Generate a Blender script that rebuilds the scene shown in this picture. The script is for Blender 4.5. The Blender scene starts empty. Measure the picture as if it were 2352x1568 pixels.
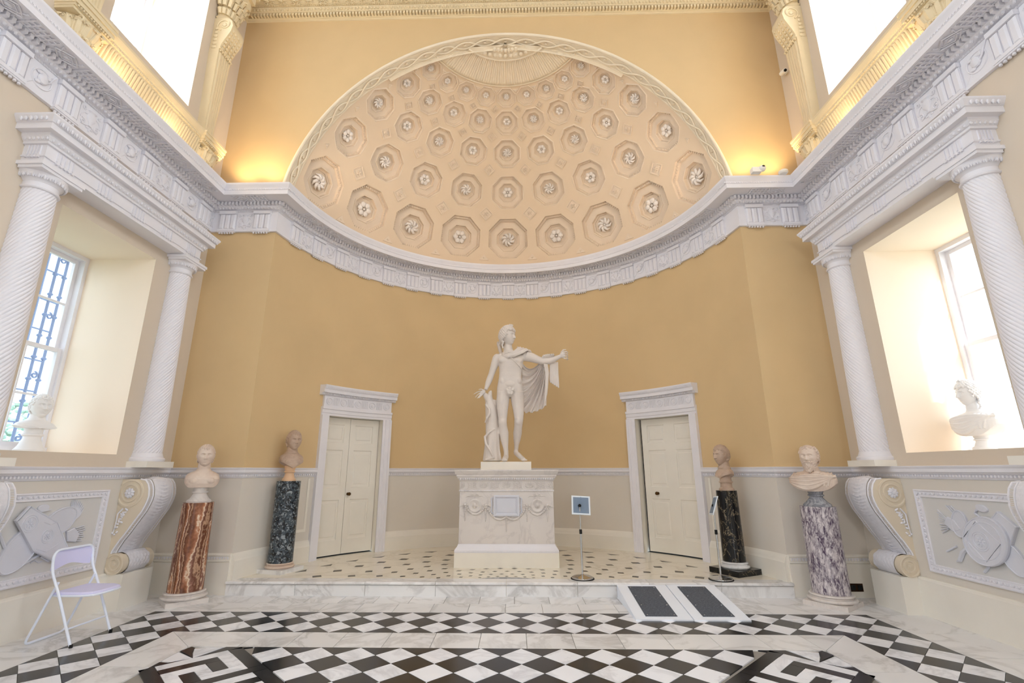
import bpy, bmesh, math, random
import numpy as np
from mathutils import Vector, Matrix
random.seed(7)
sc = bpy.context.scene
COL = sc.collection
PI = math.pi
sin, cos, rad = math.sin, math.cos, math.radians

# ------------------------------------------------------------------ camera
W, H = 2352, 1568
FPX, PPX = 1101.97, 1158.17
pitch, yaw, roll = .2624, .0217, -.0014
fw = Vector((-sin(yaw)*cos(pitch), cos(yaw)*cos(pitch), sin(pitch)))
r0 = Vector((cos(yaw), sin(yaw), 0)); u0 = r0.cross(fw)
rt = r0*cos(roll)+u0*sin(roll); up = -r0*sin(roll)+u0*cos(roll)
cam = bpy.data.cameras.new('camera'); co = bpy.data.objects.new('camera', cam); COL.objects.link(co)
cam.sensor_width = 36; cam.lens = 36*FPX/W; cam.shift_x = (W/2-PPX)/W; cam.clip_start = .05; cam.clip_end = 200
M = Matrix((rt, up, -fw)).transposed().to_4x4(); M.translation = (.1205, 0, 1.5)
co.matrix_world = M
sc.camera = co

# ------------------------------------------------------------------ light
vs = sc.view_settings
vs.view_transform = 'Standard'; vs.look = 'None'; vs.gamma = 1; vs.use_curve_mapping = False
vs.exposure = -.10
sc.cycles.use_denoising = True
sc.cycles.max_bounces = 10; sc.cycles.diffuse_bounces = 6; sc.cycles.glossy_bounces = 3
sc.cycles.sample_clamp_indirect = 6
sc.cycles.caustics_reflective = False; sc.cycles.caustics_refractive = False
wd = bpy.data.worlds.new('sky'); sc.world = wd; wd.use_nodes = True
nt = wd.node_tree; nt.nodes.clear()
wo = nt.nodes.new('ShaderNodeOutputWorld'); bg = nt.nodes.new('ShaderNodeBackground')
bg.inputs[0].default_value = (.70, .85, 1, 1); bg.inputs[1].default_value = 3.9
nt.links.new(bg.outputs[0], wo.inputs[0])

def sun(d, e, c):
    l = bpy.data.lights.new('sun', 'SUN'); l.energy = e; l.color = c; l.angle = rad(3)
    o = bpy.data.objects.new('sun', l); COL.objects.link(o)
    o.rotation_euler = Vector(d).to_track_quat('-Z', 'Y').to_euler(); return o
sun((-.35, .75, -.62), 8, (1, .95, .86))
def area(loc, d, sx, sy, e, c=(1, 1, 1), portal=False, name='daylight_and_fill'):
    l = bpy.data.lights.new(name, 'AREA'); l.shape = 'RECTANGLE'; l.size = sx; l.size_y = sy
    l.energy = e; l.color = c
    if portal: l.cycles.is_portal = True
    o = bpy.data.objects.new(name, l); COL.objects.link(o)
    o.location = loc; o.rotation_euler = Vector(d).to_track_quat('-Z', 'Y').to_euler(); return o

# plan of the hall (metres); the camera stands at the origin looking along +y
XW, YE, XA, CY, RA = 4.515, 6.56, 3.5117, 6.04, 3.55
ZC = 5.634                       # top of main cornice
YB = -13.0                       # rear wall
SP = .165                        # height of the apse platform
BAYS = [4.965, .55, -3.9, -8.35] # window bays along the hall
NY, NZ0, NZ1 = .665, 1.685, 4.15 # lower niche half width, sill, head
UY, UZ0, UZ1 = .685, 6.53, 9.0   # upper window
for s in (-1, 1):
    for b in BAYS:
        area((s*5.62, b, (NZ0+NZ1)/2), (-s, 0, 0), 2*NY, NZ1-NZ0, 1, portal=True)
        area((s*5.62, b, (UZ0+UZ1)/2), (-s, 0, 0), 2*UY, UZ1-UZ0, 1, portal=True)
# light from the long hall behind the camera: its other windows, plus an added fill lamp
for s in (-1, 1):
    for b in BAYS[1:]:
        area((s*5.3, b, 2.9), (-s, 0, -.35), 1.2, 2.3, 75, (.74, .87, 1))
        area((s*5.3, b, 7.7), (-s, .15, -.8), 1.25, 2.3, 220, (.74, .87, 1))
for s in (-1, 1):
    area((s*5.64, BAYS[0], 7.75), (-s, 0, -.35), 1.3, 2.3, 75, (.72, .85, 1))
area((5.64, BAYS[0], 2.92), (-1, 0, -.1), 1.3, 2.4, 16, (.86, .93, 1))
area((0, YB+.12, 3.3), (0, 1, .05), 2.3, 3.2, 270, (.78, .89, 1))  # fill lamp added in front of the solid rear wall, no door there
# warm picture lights standing on the cornice ledge, washing the end wall
for s in (-1, 1):
    for (x, y, e) in ((4.15, 6.22, 30), (3.72, 6.24, 22)):
        l = bpy.data.lights.new('ledge_lamp', 'SPOT'); l.energy = e; l.color = (1, .72, .36); l.spot_size = rad(120); l.spot_blend = .8; l.shadow_soft_size = .06
        o = bpy.data.objects.new('ledge_lamp', l); COL.objects.link(o); o.location = (s*x, y, 5.76)
        o.rotation_euler = Vector((-s*.25, .25, 1)).to_track_quat('-Z', 'Y').to_euler()
    l = bpy.data.lights.new('dome_lamp', 'SPOT'); l.energy = 95; l.color = (1, .80, .60); l.spot_size = rad(95); l.spot_blend = 1; l.shadow_soft_size = .12
    o = bpy.data.objects.new('dome_lamp', l); COL.objects.link(o); o.location = (s*3.3, 6.3, 5.72); o.rotation_euler = Vector((-s*2.9, 2.6, 1.9)).to_track_quat('-Z', 'Y').to_euler()
    for (y, e) in ((5.2, 5), (4.3, 5)):
        l = bpy.data.lights.new('ledge_lamp', 'POINT'); l.energy = e; l.color = (1, .75, .42); l.shadow_soft_size = .05
        o = bpy.data.objects.new('ledge_lamp', l); COL.objects.link(o); o.location = (s*4.3, y, 5.72)

# ------------------------------------------------------------------ materials
def lin(c):
    return tuple((v/255/12.92 if v/255 <= .04045 else ((v/255+.055)/1.055)**2.4) for v in c)
def mat(name, col, rough=.6, var=.04, vscale=3., bump=0., bscale=60., metal=0., spec=.3, rnd=0.):
    m = bpy.data.materials.new(name); m.use_nodes = True; t = m.node_tree; n = t.nodes; L = t.links
    b = n['Principled BSDF']; b.inputs['Roughness'].default_value = rough; b.inputs['Metallic'].default_value = metal
    b.inputs['Specular IOR Level'].default_value = spec
    tc = n.new('ShaderNodeTexCoord'); no = n.new('ShaderNodeTexNoise'); no.inputs['Scale'].default_value = vscale; no.inputs['Detail'].default_value = 4
    L.new(tc.outputs['Object'], no.inputs['Vector'])
    r = n.new('ShaderNodeValToRGB'); e = r.color_ramp.elements
    e[0].position = .3; e[1].position = .7
    e[0].color = (*[c*(1-var) for c in col], 1); e[1].color = (*[min(1, c*(1+var)) for c in col], 1)
    L.new(no.outputs['Fac'], r.inputs[0]); out = r.outputs[0]
    if rnd:
        oi = n.new('ShaderNodeObjectInfo'); mm = n.new('ShaderNodeMapRange'); mm.inputs[3].default_value = 1-rnd; mm.inputs[4].default_value = 1+rnd
        L.new(oi.outputs['Random'], mm.inputs[0]); mx = n.new('ShaderNodeVectorMath'); mx.operation = 'SCALE'
        L.new(out, mx.inputs[0]); L.new(mm.outputs[0], mx.inputs['Scale']); out = mx.outputs[0]
    L.new(out, b.inputs['Base Color'])
    if bump:
        n2 = n.new('ShaderNodeTexNoise'); n2.inputs['Scale'].default_value = bscale; n2.inputs['Detail'].default_value = 3
        L.new(tc.outputs['Object'], n2.inputs['Vector'])
        bp = n.new('ShaderNodeBump'); bp.inputs['Strength'].default_value = bump; bp.inputs['Distance'].default_value = .01
        L.new(n2.outputs['Fac'], bp.inputs['Height']); L.new(bp.outputs[0], b.inputs['Normal'])
    return m
def marble(name, base, vein, rough=.25, scale=2., amount=.55, width=.06, stretch=(1, 1, 1), rnd=0., rot=(0, 0, 0), cloud=.12):
    m = bpy.data.materials.new(name); m.use_nodes = True; t = m.node_tree; n = t.nodes; L = t.links
    b = n['Principled BSDF']; b.inputs['Roughness'].default_value = rough; b.inputs['Specular IOR Level'].default_value = .45
    tc = n.new('ShaderNodeTexCoord'); mp = n.new('ShaderNodeMapping'); mp.inputs['Scale'].default_value = stretch; mp.inputs['Rotation'].default_value = rot
    L.new(tc.outputs['Object'], mp.inputs['Vector'])
    oi = n.new('ShaderNodeObjectInfo'); ad = n.new('ShaderNodeVectorMath'); ad.operation = 'ADD'
    sc_ = n.new('ShaderNodeVectorMath'); sc_.operation = 'SCALE'; sc_.inputs['Scale'].default_value = 37.0 if rnd else 0.0
    cb = n.new('ShaderNodeCombineXYZ'); L.new(oi.outputs['Random'], cb.inputs[0]); L.new(oi.outputs['Random'], cb.inputs[1])
    L.new(cb.outputs[0], sc_.inputs[0]); L.new(mp.outputs[0], ad.inputs[0]); L.new(sc_.outputs[0], ad.inputs[1])
    n1 = n.new('ShaderNodeTexNoise'); n1.inputs['Scale'].default_value = scale; n1.inputs['Detail'].default_value = 8; n1.inputs['Roughness'].default_value = .6; n1.inputs['Distortion'].default_value = .9
    L.new(ad.outputs[0], n1.inputs['Vector'])
    s1 = n.new('ShaderNodeMath'); s1.operation = 'SUBTRACT'; s1.inputs[1].default_value = .5; L.new(n1.outputs['Fac'], s1.inputs[0])
    a1 = n.new('ShaderNodeMath'); a1.operation = 'ABSOLUTE'; L.new(s1.outputs[0], a1.inputs[0])
    mr = n.new('ShaderNodeMapRange'); mr.inputs[1].default_value = 0; mr.inputs[2].default_value = width; mr.inputs[3].default_value = amount; mr.inputs[4].default_value = 0
    L.new(a1.outputs[0], mr.inputs[0])
    n2 = n.new('ShaderNodeTexNoise'); n2.inputs['Scale'].default_value = scale*.8; n2.inputs['Detail'].default_value = 3; L.new(ad.outputs[0], n2.inputs['Vector'])
    m2 = n.new('ShaderNodeMath'); m2.operation = 'MULTIPLY'; L.new(mr.outputs[0], m2.inputs[0]); L.new(n2.outputs['Fac'], m2.inputs[1])
    m3 = n.new('ShaderNodeMapRange'); m3.inputs[1].default_value = .35; m3.inputs[2].default_value = .7; m3.inputs[3].default_value = 0; m3.inputs[4].default_value = cloud
    L.new(n2.outputs['Fac'], m3.inputs[0]); m4 = n.new('ShaderNodeMath'); m4.operation = 'ADD'; m4.use_clamp = True
    L.new(m2.outputs[0], m4.inputs[0]); L.new(m3.outputs[0], m4.inputs[1])
    mx = n.new('ShaderNodeMix'); mx.data_type = 'RGBA'; mx.inputs[6].default_value = (*base, 1); mx.inputs[7].default_value = (*vein, 1)
    L.new(m4.outputs[0], mx.inputs[0]); out = mx.outputs[2]
    if rnd:
        mm = n.new('ShaderNodeMapRange'); mm.inputs[3].default_value = 1-rnd; mm.inputs[4].default_value = 1+rnd*.5
        L.new(oi.outputs['Random'], mm.inputs[0]); v = n.new('ShaderNodeVectorMath'); v.operation = 'SCALE'
        L.new(out, v.inputs[0]); L.new(mm.outputs[0], v.inputs['Scale']); out = v.outputs[0]
    L.new(out, b.inputs['Base Color'])
    return m
def banded(name, stops, scale, distort, rough=.25):
    """onyx: wavy bands running up the shaft"""
    m = bpy.data.materials.new(name); m.use_nodes = True; t = m.node_tree; n = t.nodes; L = t.links
    b = n['Principled BSDF']; b.inputs['Roughness'].default_value = rough
    tc = n.new('ShaderNodeTexCoord'); mp = n.new('ShaderNodeMapping'); mp.inputs['Scale'].default_value = (1, 1, .22)
    L.new(tc.outputs['Object'], mp.inputs['Vector'])
    w = n.new('ShaderNodeTexNoise'); w.inputs['Scale'].default_value = scale; w.inputs['Detail'].default_value = 2; L.new(mp.outputs[0], w.inputs['Vector'])
    w2 = n.new('ShaderNodeTexNoise'); w2.inputs['Scale'].default_value = scale*5; w2.inputs['Detail'].default_value = 3; L.new(tc.outputs['Object'], w2.inputs['Vector'])
    dp = n.new('ShaderNodeVectorMath'); dp.operation = 'DOT_PRODUCT'; dp.inputs[1].default_value = (8.2, -2.6, .55); L.new(tc.outputs['Object'], dp.inputs[0])
    a1 = n.new('ShaderNodeMath'); a1.operation = 'MULTIPLY_ADD'; a1.inputs[1].default_value = distort; L.new(w.outputs['Fac'], a1.inputs[0]); L.new(dp.outputs['Value'], a1.inputs[2])
    a2 = n.new('ShaderNodeMath'); a2.operation = 'MULTIPLY_ADD'; a2.inputs[1].default_value = .45; L.new(w2.outputs['Fac'], a2.inputs[0]); L.new(a1.outputs[0], a2.inputs[2])
    fr = n.new('ShaderNodeMath'); fr.operation = 'FRACT'; L.new(a2.outputs[0], fr.inputs[0])
    r = n.new('ShaderNodeValToRGB'); el = r.color_ramp.elements
    while len(el) < len(stops): el.new(.5)
    for e, (p, c) in zip(el, stops): e.position = p; e.color = (*c, 1)
    L.new(fr.outputs[0], r.inputs[0]); L.new(r.outputs[0], b.inputs['Base Color'])
    return m
def breccia(name, dark, mid, light, scale=36, rough=.2):
    m = bpy.data.materials.new(name); m.use_nodes = True; t = m.node_tree; n = t.nodes; L = t.links
    b = n['Principled BSDF']; b.inputs['Roughness'].default_value = rough
    tc = n.new('ShaderNodeTexCoord'); vo = n.new('ShaderNodeTexVoronoi'); vo.inputs['Scale'].default_value = scale
    n0 = n.new('ShaderNodeTexNoise'); n0.inputs['Scale'].default_value = 14; L.new(tc.outputs['Object'], n0.inputs['Vector'])
    mx0 = n.new('ShaderNodeMix'); mx0.data_type = 'RGBA'; mx0.inputs[0].default_value = .12; L.new(tc.outputs['Object'], mx0.inputs[6]); L.new(n0.outputs['Color'], mx0.inputs[7])
    L.new(mx0.outputs[2], vo.inputs['Vector'])
    sp = n.new('ShaderNodeSeparateColor'); L.new(vo.outputs['Color'], sp.inputs[0])
    r = n.new('ShaderNodeValToRGB'); r.color_ramp.interpolation = 'CONSTANT'; el = r.color_ramp.elements
    for p in (0, 0, 0): el.new(.5)
    for e, (p, c) in zip(el, ((0, dark), (.3, mid), (.55, [v*.6 for v in mid]), (.8, light), (.88, mid))): e.position = p; e.color = (*c, 1)
    L.new(sp.outputs[0], r.inputs[0])
    n2 = n.new('ShaderNodeTexNoise'); n2.inputs['Scale'].default_value = 45; n2.inputs['Detail'].default_value = 5; L.new(tc.outputs['Object'], n2.inputs['Vector'])
    mr = n.new('ShaderNodeMapRange'); mr.inputs[1].default_value = .56; mr.inputs[2].default_value = .66; L.new(n2.outputs['Fac'], mr.inputs[0])
    mx = n.new('ShaderNodeMix'); mx.data_type = 'RGBA'; L.new(mr.outputs[0], mx.inputs[0]); L.new(r.outputs[0], mx.inputs[6]); mx.inputs[7].default_value = (*light, 1)
    L.new(mx.outputs[2], b.inputs['Base Color']); return m

OCHRE = lin((213, 185, 141)); STONE = lin((214, 199, 180)); WHITE = lin((232, 229, 233)); CREAM = lin((235, 229, 218))
MT = dict(
 ochre=mat('ochre_wall_paint', OCHRE, .85, .03, 1.3, bump=.05, bscale=25),
 stone=mat('stone_wall_paint', STONE, .85, .02, 1.3, bump=.05, bscale=25),
 dado=mat('dado_paint', lin((219, 211, 200)), .7, .02, 1.5, bump=.04, bscale=30),
 white=mat('white_plaster', WHITE, .6, .02, 4, bump=.05, bscale=50),
 cream=mat('cream_gloss_paint', CREAM, .4, .025, 3, bump=.03, bscale=20),
 orn=mat('ornament_plaster', WHITE, .62, .04, 30, bump=.5, bscale=160),
 dome=mat('dome_plaster', lin((228, 207, 180)), .8, .02, 2, bump=.03),
 rosem=mat('rosette_plaster', lin((238, 230, 222)), .7, .03, 8, bump=.1, bscale=90),
 domeo=mat('sunburst_plaster', lin((236, 222, 198)), .7, .03, 5, bump=.1, bscale=80),
 domew=mat('coffer_plaster', lin((230, 212, 190)), .75, .03, 5, bump=.1, bscale=80),
 upper=mat('upper_cream_plaster', lin((228, 211, 176)), .7, .03, 4, bump=.15, bscale=90),
  cheek=mat('console_cheek_paint', lin((222, 208, 186)), .65, .02, 3, bump=.05, bscale=60),
 panel=mat('grey_blue_panel_paint', lin((214, 211, 208)), .6, .02, 3),
 trophy=mat('trophy_plaster', lin((214, 214, 222)), .6, .02, 6, bump=.12, bscale=140),
 wm=marble('white_floor_marble', lin((246, 247, 252)), lin((120, 120, 130)), .22, 1.6, .5, .05, rnd=.09),
 bm=marble('black_floor_marble', lin((20, 20, 24)), lin((120, 122, 128)), .2, 2.2, .25, .02, rnd=.25, cloud=.05),
 slab=marble('pale_slab_marble', lin((238, 237, 237)), lin((128, 122, 118)), .2, 1.3, .55, .05, rnd=.06),
 plat=marble('platform_marble', lin((238, 231, 215)), lin((176, 160, 130)), .2, 1.1, .4, .04, rnd=.05),
 brown=marble('brown_inlay_marble', lin((68, 58, 45)), lin((44, 38, 32)), .3, 3, .4, .1),
 grout=mat('grout', lin((150, 145, 138)), .8),
 statue=mat('statue_marble', lin((222, 212, 204)), .5, .035, 6, bump=.08, bscale=70),
 bust=marble('bust_marble', lin((222, 204, 188)), lin((168, 130, 110)), .45, 6, .2, .05, cloud=.35),
 bust2=marble('brownish_bust_marble', lin((196, 172, 152)), lin((130, 98, 80)), .45, 7, .2, .05, cloud=.45),
 bustw=mat('white_bust_marble', lin((232, 230, 230)), .45, .03, 6),
 onyx=banded('brown_banded_onyx', [(0, lin((92, 50, 30))), (.22, lin((134, 80, 50))), (.4, lin((178, 120, 86))), (.5, lin((228, 204, 176))), (.58, lin((146, 102, 84))), (.75, lin((100, 56, 36))), (.9, lin((190, 150, 120))), (1, lin((92, 50, 30)))], 5.5, 3.0),
 breccia=breccia('green_black_breccia', lin((18, 22, 28)), lin((66, 76, 84)), lin((140, 148, 152))),
 black=marble('black_veined_marble', lin((12, 11, 13)), lin((190, 172, 140)), .12, 7, 1.5, .010, stretch=(1, 1, .6), cloud=0),
 violet=marble('violet_mottled_marble', lin((222, 214, 216)), lin((74, 56, 80)), .2, 22, 1.25, .11, stretch=(1.5, 1.5, .5), rot=(.5, .6, 0), cloud=.45),
 grey=marble('grey_marble', lin((120, 122, 130)), lin((210, 210, 214)), .2, 7, .8, .08),
 pinkm=mat('peach_marble', lin((224, 186, 150)), .35, .06, 8),
 pedw=marble('white_pedestal_marble', lin((222, 214, 208)), lin((160, 150, 150)), .3, 3, .35, .05),
 chairf=mat('white_tube_metal', lin((236, 242, 255)), .3, .01, metal=.0, spec=.5),
 chairp=mat('lilac_white_vinyl', lin((222, 220, 252)), .45, .01),
 rubber=mat('black_rubber', lin((18, 18, 18)), .6),
 chrome=mat('polished_steel', lin((205, 205, 205)), .12, .01, metal=1.),
 gold=mat('dark_brass', lin((92, 66, 36)), .3, .05, metal=.8),
 sign=mat('white_sign_frame', lin((225, 232, 238)), .4, .01),
 signb=mat('blue_grey_sign_back', lin((120, 136, 156)), .5, .02),
 rampw=mat('white_ramp_board', lin((240, 245, 255)), .45, .01),
 pad=mat('dark_grit_pad', lin((92, 97, 106)), .8, .4, 90, bump=.5, bscale=300),
 socket=mat('bronze_socket', lin((62, 40, 26)), .35, .1, metal=.6),
 device=mat('white_device_plastic', lin((240, 236, 228)), .35, .01),
 iron=mat('painted_wrought_iron', lin((120, 138, 172)), .6, .05),
 leafm=mat('garden_leaves', lin((165, 192, 180)), .8, .3, 6),
 ground=mat('garden_ground', lin((150, 160, 140)), .9),
 dark=mat('dark_gap', lin((20, 18, 16)), .8),
)
def glass():
    m = bpy.data.materials.new('window_glass'); m.use_nodes = True; t = m.node_tree; t.nodes.clear()
    o = t.nodes.new('ShaderNodeOutputMaterial'); a = t.nodes.new('ShaderNodeBsdfTransparent'); g = t.nodes.new('ShaderNodeBsdfGlossy')
    g.inputs['Roughness'].default_value = .02; x = t.nodes.new('ShaderNodeMixShader'); x.inputs[0].default_value = .06
    t.links.new(a.outputs[0], x.inputs[1]); t.links.new(g.outputs[0], x.inputs[2]); t.links.new(x.outputs[0], o.inputs[0]); return m
MT['glass'] = glass()

# ------------------------------------------------------------------ mesh helpers
def clampx(mb, lim):
    mb.v = [(min(p[0], lim), p[1], p[2]) for p in mb.v]; return mb
class MB:
    def __init__(s): s.v = []; s.f = []
    def add(s, vs, fs, m=None):
        o = len(s.v)
        if m is not None: vs = [tuple(m @ Vector(p)) for p in vs]
        s.v += [tuple(p) for p in vs]; s.f += [tuple(i+o for i in f) for f in fs]; return s
    def box(s, c, d, rz=0, m=None, taper=1):
        x, y, z = (q/2 for q in d); R_ = Matrix.Rotation(rz, 3, 'Z')
        vs = [Vector(c)+R_ @ Vector((sx*x*(taper if sz > 0 else 1), sy*y*(taper if sz > 0 else 1), sz*z)) for sz in (-1, 1) for sx, sy in ((-1, -1), (1, -1), (1, 1), (-1, 1))]
        return s.add(vs, [(3, 2, 1, 0), (4, 5, 6, 7), (0, 1, 5, 4), (1, 2, 6, 5), (2, 3, 7, 6), (3, 0, 4, 7)], m)
    def lathe(s, prof, n=32, c=(0, 0, 0), m=None, a0=0, a1=2*PI, fn=None):
        full = abs(a1-a0-2*PI) < 1e-6; k = n if full else n+1; vs = []
        for (r, z) in prof:
            for i in range(k):
                a = a0+(a1-a0)*i/n; q = r*(fn(a, z) if fn else 1)
                vs.append((c[0]+q*cos(a), c[1]+q*sin(a), c[2]+z))
        fs = []
        for j in range(len(prof)-1):
            for i in range(n):
                i2 = (i+1) % k; fs.append((j*k+i, j*k+i2, (j+1)*k+i2, (j+1)*k+i))
        if full:
            if prof[0][0] > 1e-6: fs.append(tuple(range(k))[::-1])
            if prof[-1][0] > 1e-6: fs.append(tuple((len(prof)-1)*k+i for i in range(k)))
        return s.add(vs, fs, m)
    def tube(s, pts, r, n=8, m=None, closed=False, flat=None):
        pts = [Vector(p) for p in pts]; K = len(pts); rs = r if hasattr(r, '__len__') else [r]*K
        vs = []; prev = None
        for i, p in enumerate(pts):
            t = (pts[(i+1) % K]-pts[i-1]) if closed else (pts[min(i+1, K-1)]-pts[max(i-1, 0)])
            t.normalize()
            if prev is None:
                a = Vector((0, 0, 1)) if abs(t.z) < .9 else Vector((1, 0, 0)); nx = t.cross(a).normalized()
            else: nx = (prev-t*prev.dot(t)).normalized()
            prev = nx; ny = t.cross(nx)
            for j in range(n):
                a = 2*PI*j/n; d = nx*cos(a)*rs[i]+ny*sin(a)*rs[i]
                if flat: d = Vector((d.x*flat[0], d.y*flat[1], d.z*flat[2]))
                vs.append(p+d)
        fs = [(i*n+j, i*n+(j+1) % n, ((i+1) % K)*n+(j+1) % n, ((i+1) % K)*n+j) for i in range(K if closed else K-1) for j in range(n)]
        if not closed: fs += [tuple(range(n))[::-1], tuple((K-1)*n+j for j in range(n))]
        return s.add(vs, fs, m)
    def ell(s, c, r, n=12, k=8, m=None, rot=None):
        R_ = rot if rot is not None else Matrix.Identity(3)
        vs = [Vector(c)+R_ @ Vector((0, 0, r[2]))]
        for j in range(1, k):
            b = PI*j/k
            for i in range(n):
                a = 2*PI*i/n; vs.append(Vector(c)+R_ @ Vector((r[0]*sin(b)*cos(a), r[1]*sin(b)*sin(a), r[2]*cos(b))))
        vs.append(Vector(c)-R_ @ Vector((0, 0, r[2])))
        fs = [(0, 1+i, 1+(i+1) % n) for i in range(n)]
        for j in range(k-2):
            for i in range(n): fs.append((1+j*n+i, 1+(j+1)*n+i, 1+(j+1)*n+(i+1) % n, 1+j*n+(i+1) % n))
        e = len(vs)-1; o = 1+(k-2)*n
        fs += [(e, o+(i+1) % n, o+i) for i in range(n)]
        return s.add(vs, fs, m)
    def prism(s, poly, h0, h1, m=None, bevel=0):
        """poly in local xy, extruded in z (bevelled top edge)"""
        n = len(poly); P = [Vector((p[0], p[1])) for p in poly]
        ar = sum(P[i].x*P[(i+1) % n].y-P[(i+1) % n].x*P[i].y for i in range(n))
        if ar < 0: P = P[::-1]
        vs = [(p.x, p.y, h0) for p in P]+[(p.x, p.y, h1-bevel) for p in P]; fs = [tuple(range(n))[::-1]]
        fs += [(i, (i+1) % n, n+(i+1) % n, n+i) for i in range(n)]
        if bevel:
            c = sum(P, Vector((0, 0)))/n
            for i, p in enumerate(P):
                e1 = (p-P[i-1]).normalized(); e2 = (P[(i+1) % n]-p).normalized(); nn = Vector((-e1.y-e2.y, e1.x+e2.x))
                nn = nn/max(.3, nn.length**2/2+1e-6) if nn.length > 1e-6 else nn
                q = p+nn*bevel; vs.append((q.x, q.y, h1))
            fs += [(n+i, n+(i+1) % n, 2*n+(i+1) % n, 2*n+i) for i in range(n)]; fs.append(tuple(range(2*n, 3*n)))
        else: fs.append(tuple(range(n, 2*n)))
        return s.add(vs, fs, m)
    def grid(s, fn, nu, nv, m=None, flip=False):
        vs = [fn(i/nu, j/nv) for j in range(nv+1) for i in range(nu+1)]; k = nu+1
        fs = [(j*k+i, j*k+i+1, (j+1)*k+i+1, (j+1)*k+i) for j in range(nv) for i in range(nu)]
        if flip: fs = [f[::-1] for f in fs]
        return s.add(vs, fs, m)
    def mesh(s, name, mt, smooth=False, ang=None):
        me = bpy.data.meshes.new(name); me.from_pydata(s.v, [], s.f); me.materials.append(MT[mt] if isinstance(mt, str) else mt)
        if smooth:
            me.shade_smooth()
            if ang is not None: me.set_sharp_from_angle(angle=rad(ang))
        return me
    def build(s, name, mt, parent=None, smooth=False, ang=40, loc=None, fix=False):
        me = s.mesh(name, mt, smooth, ang)
        if fix:
            b = bmesh.new(); b.from_mesh(me); bmesh.ops.recalc_face_normals(b, faces=b.faces); b.to_mesh(me); b.free()
        return link(name, me, parent, loc)
def link(name, me, parent=None, loc=None, m=None):
    o = bpy.data.objects.new(name, me); COL.objects.link(o)
    if parent is not None: o.parent = parent
    if loc is not None: o.location = loc
    if m is not None: o.matrix_local = m
    return o
def empty(name, loc=(0, 0, 0), rz=0, parent=None):
    o = bpy.data.objects.new(name, None); o.empty_display_size = .1; COL.objects.link(o); o.location = loc; o.rotation_euler = (0, 0, rz)
    if parent is not None: o.parent = parent
    return o
def tag(o, label=None, cat=None, group=None, kind=None):
    if label: o['label'] = label
    if cat: o['category'] = cat
    if group: o['group'] = group
    if kind: o['kind'] = kind
    return o
def struct(o): o['kind'] = 'structure'; return o
def stuff(o): o['kind'] = 'stuff'; return o
def dup(o, parent=None, name=None):
    c = o.copy(); COL.objects.link(c)
    if name: c.name = name
    c.parent = parent
    for ch in list(o.children): dup(ch, c)
    return c
def frame(p, t, n):
    """matrix with local x along t, local z along n (out of the wall), local y up"""
    t = Vector(t).normalized(); n = Vector(n).normalized(); u = n.cross(t)
    if u.z < 0: t = -t; u = n.cross(t)
    m = Matrix((t, u, n)).transposed().to_4x4(); m.translation = p; return m
def offs(path, d):
    P = [Vector(p) for p in path]; out = []
    for i, p in enumerate(P):
        ns = []
        if i > 0: e = (p-P[i-1]).normalized(); ns.append(Vector((-e.y, e.x)))
        if i < len(P)-1: e = (P[i+1]-p).normalized(); ns.append(Vector((-e.y, e.x)))
        if len(ns) == 2: b = ns[0]+ns[1]; b = b*(2/b.length_squared)
        else: b = ns[0]
        out.append(p+b*d)
    return out
def sweep(mb, prof, path, caps=True):
    """prof: (offset to the left of travel, z) list; path: xy"""
    K = len(path); n = len(prof); vs = []
    for (d, z) in prof:
        vs += [(q.x, q.y, z) for q in offs(path, d)]
    fs = [(j*K+i, j*K+i+1, (j+1)*K+i+1, (j+1)*K+i) for j in range(n-1) for i in range(K-1)]
    if caps: fs += [tuple(j*K for j in range(n)), tuple(j*K+K-1 for j in range(n))[::-1]]
    return mb.add(vs, fs)
def arc(a0, a1, r=RA, n=48, c=(0, CY)):
    """angles in degrees measured from +y towards +x"""
    return [(c[0]+r*sin(rad(a0+(a1-a0)*i/n)), c[1]+r*cos(rad(a0+(a1-a0)*i/n))) for i in range(n+1)]
AE = math.degrees(math.atan2(XA, YE-CY))      # azimuth of the apse edge
HALF = [(XW, YB), (XW, YE), (XA, YE)]
FULL = [(XW, YB), (XW, YE)] + arc(AE, -AE, n=84) + [(-XW, YE), (-XW, YB)]
def ewall(mb, fn, us, vs_, holes=()):
    """rectangular wall fn(u,v)->xyz as cells with holes (u0,u1,v0,v1)"""
    for i in range(len(us)-1):
        for j in range(len(vs_)-1):
            uc, vc = (us[i]+us[i+1])/2, (vs_[j]+vs_[j+1])/2
            if any(a < uc < b and c < vc < d for a, b, c, d in holes): continue
            mb.add([fn(us[i], vs_[j]), fn(us[i+1], vs_[j]), fn(us[i+1], vs_[j+1]), fn(us[i], vs_[j+1])], [(0, 1, 2, 3)])
    return mb
def spiral(c, r0, r1, turns, a0, n=24, z=0):
    return [(c[0]+(r0+(r1-r0)*i/n)*cos(a0+turns*2*PI*i/n), c[1]+(r0+(r1-r0)*i/n)*sin(a0+turns*2*PI*i/n), z) for i in range(n+1)]
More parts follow.
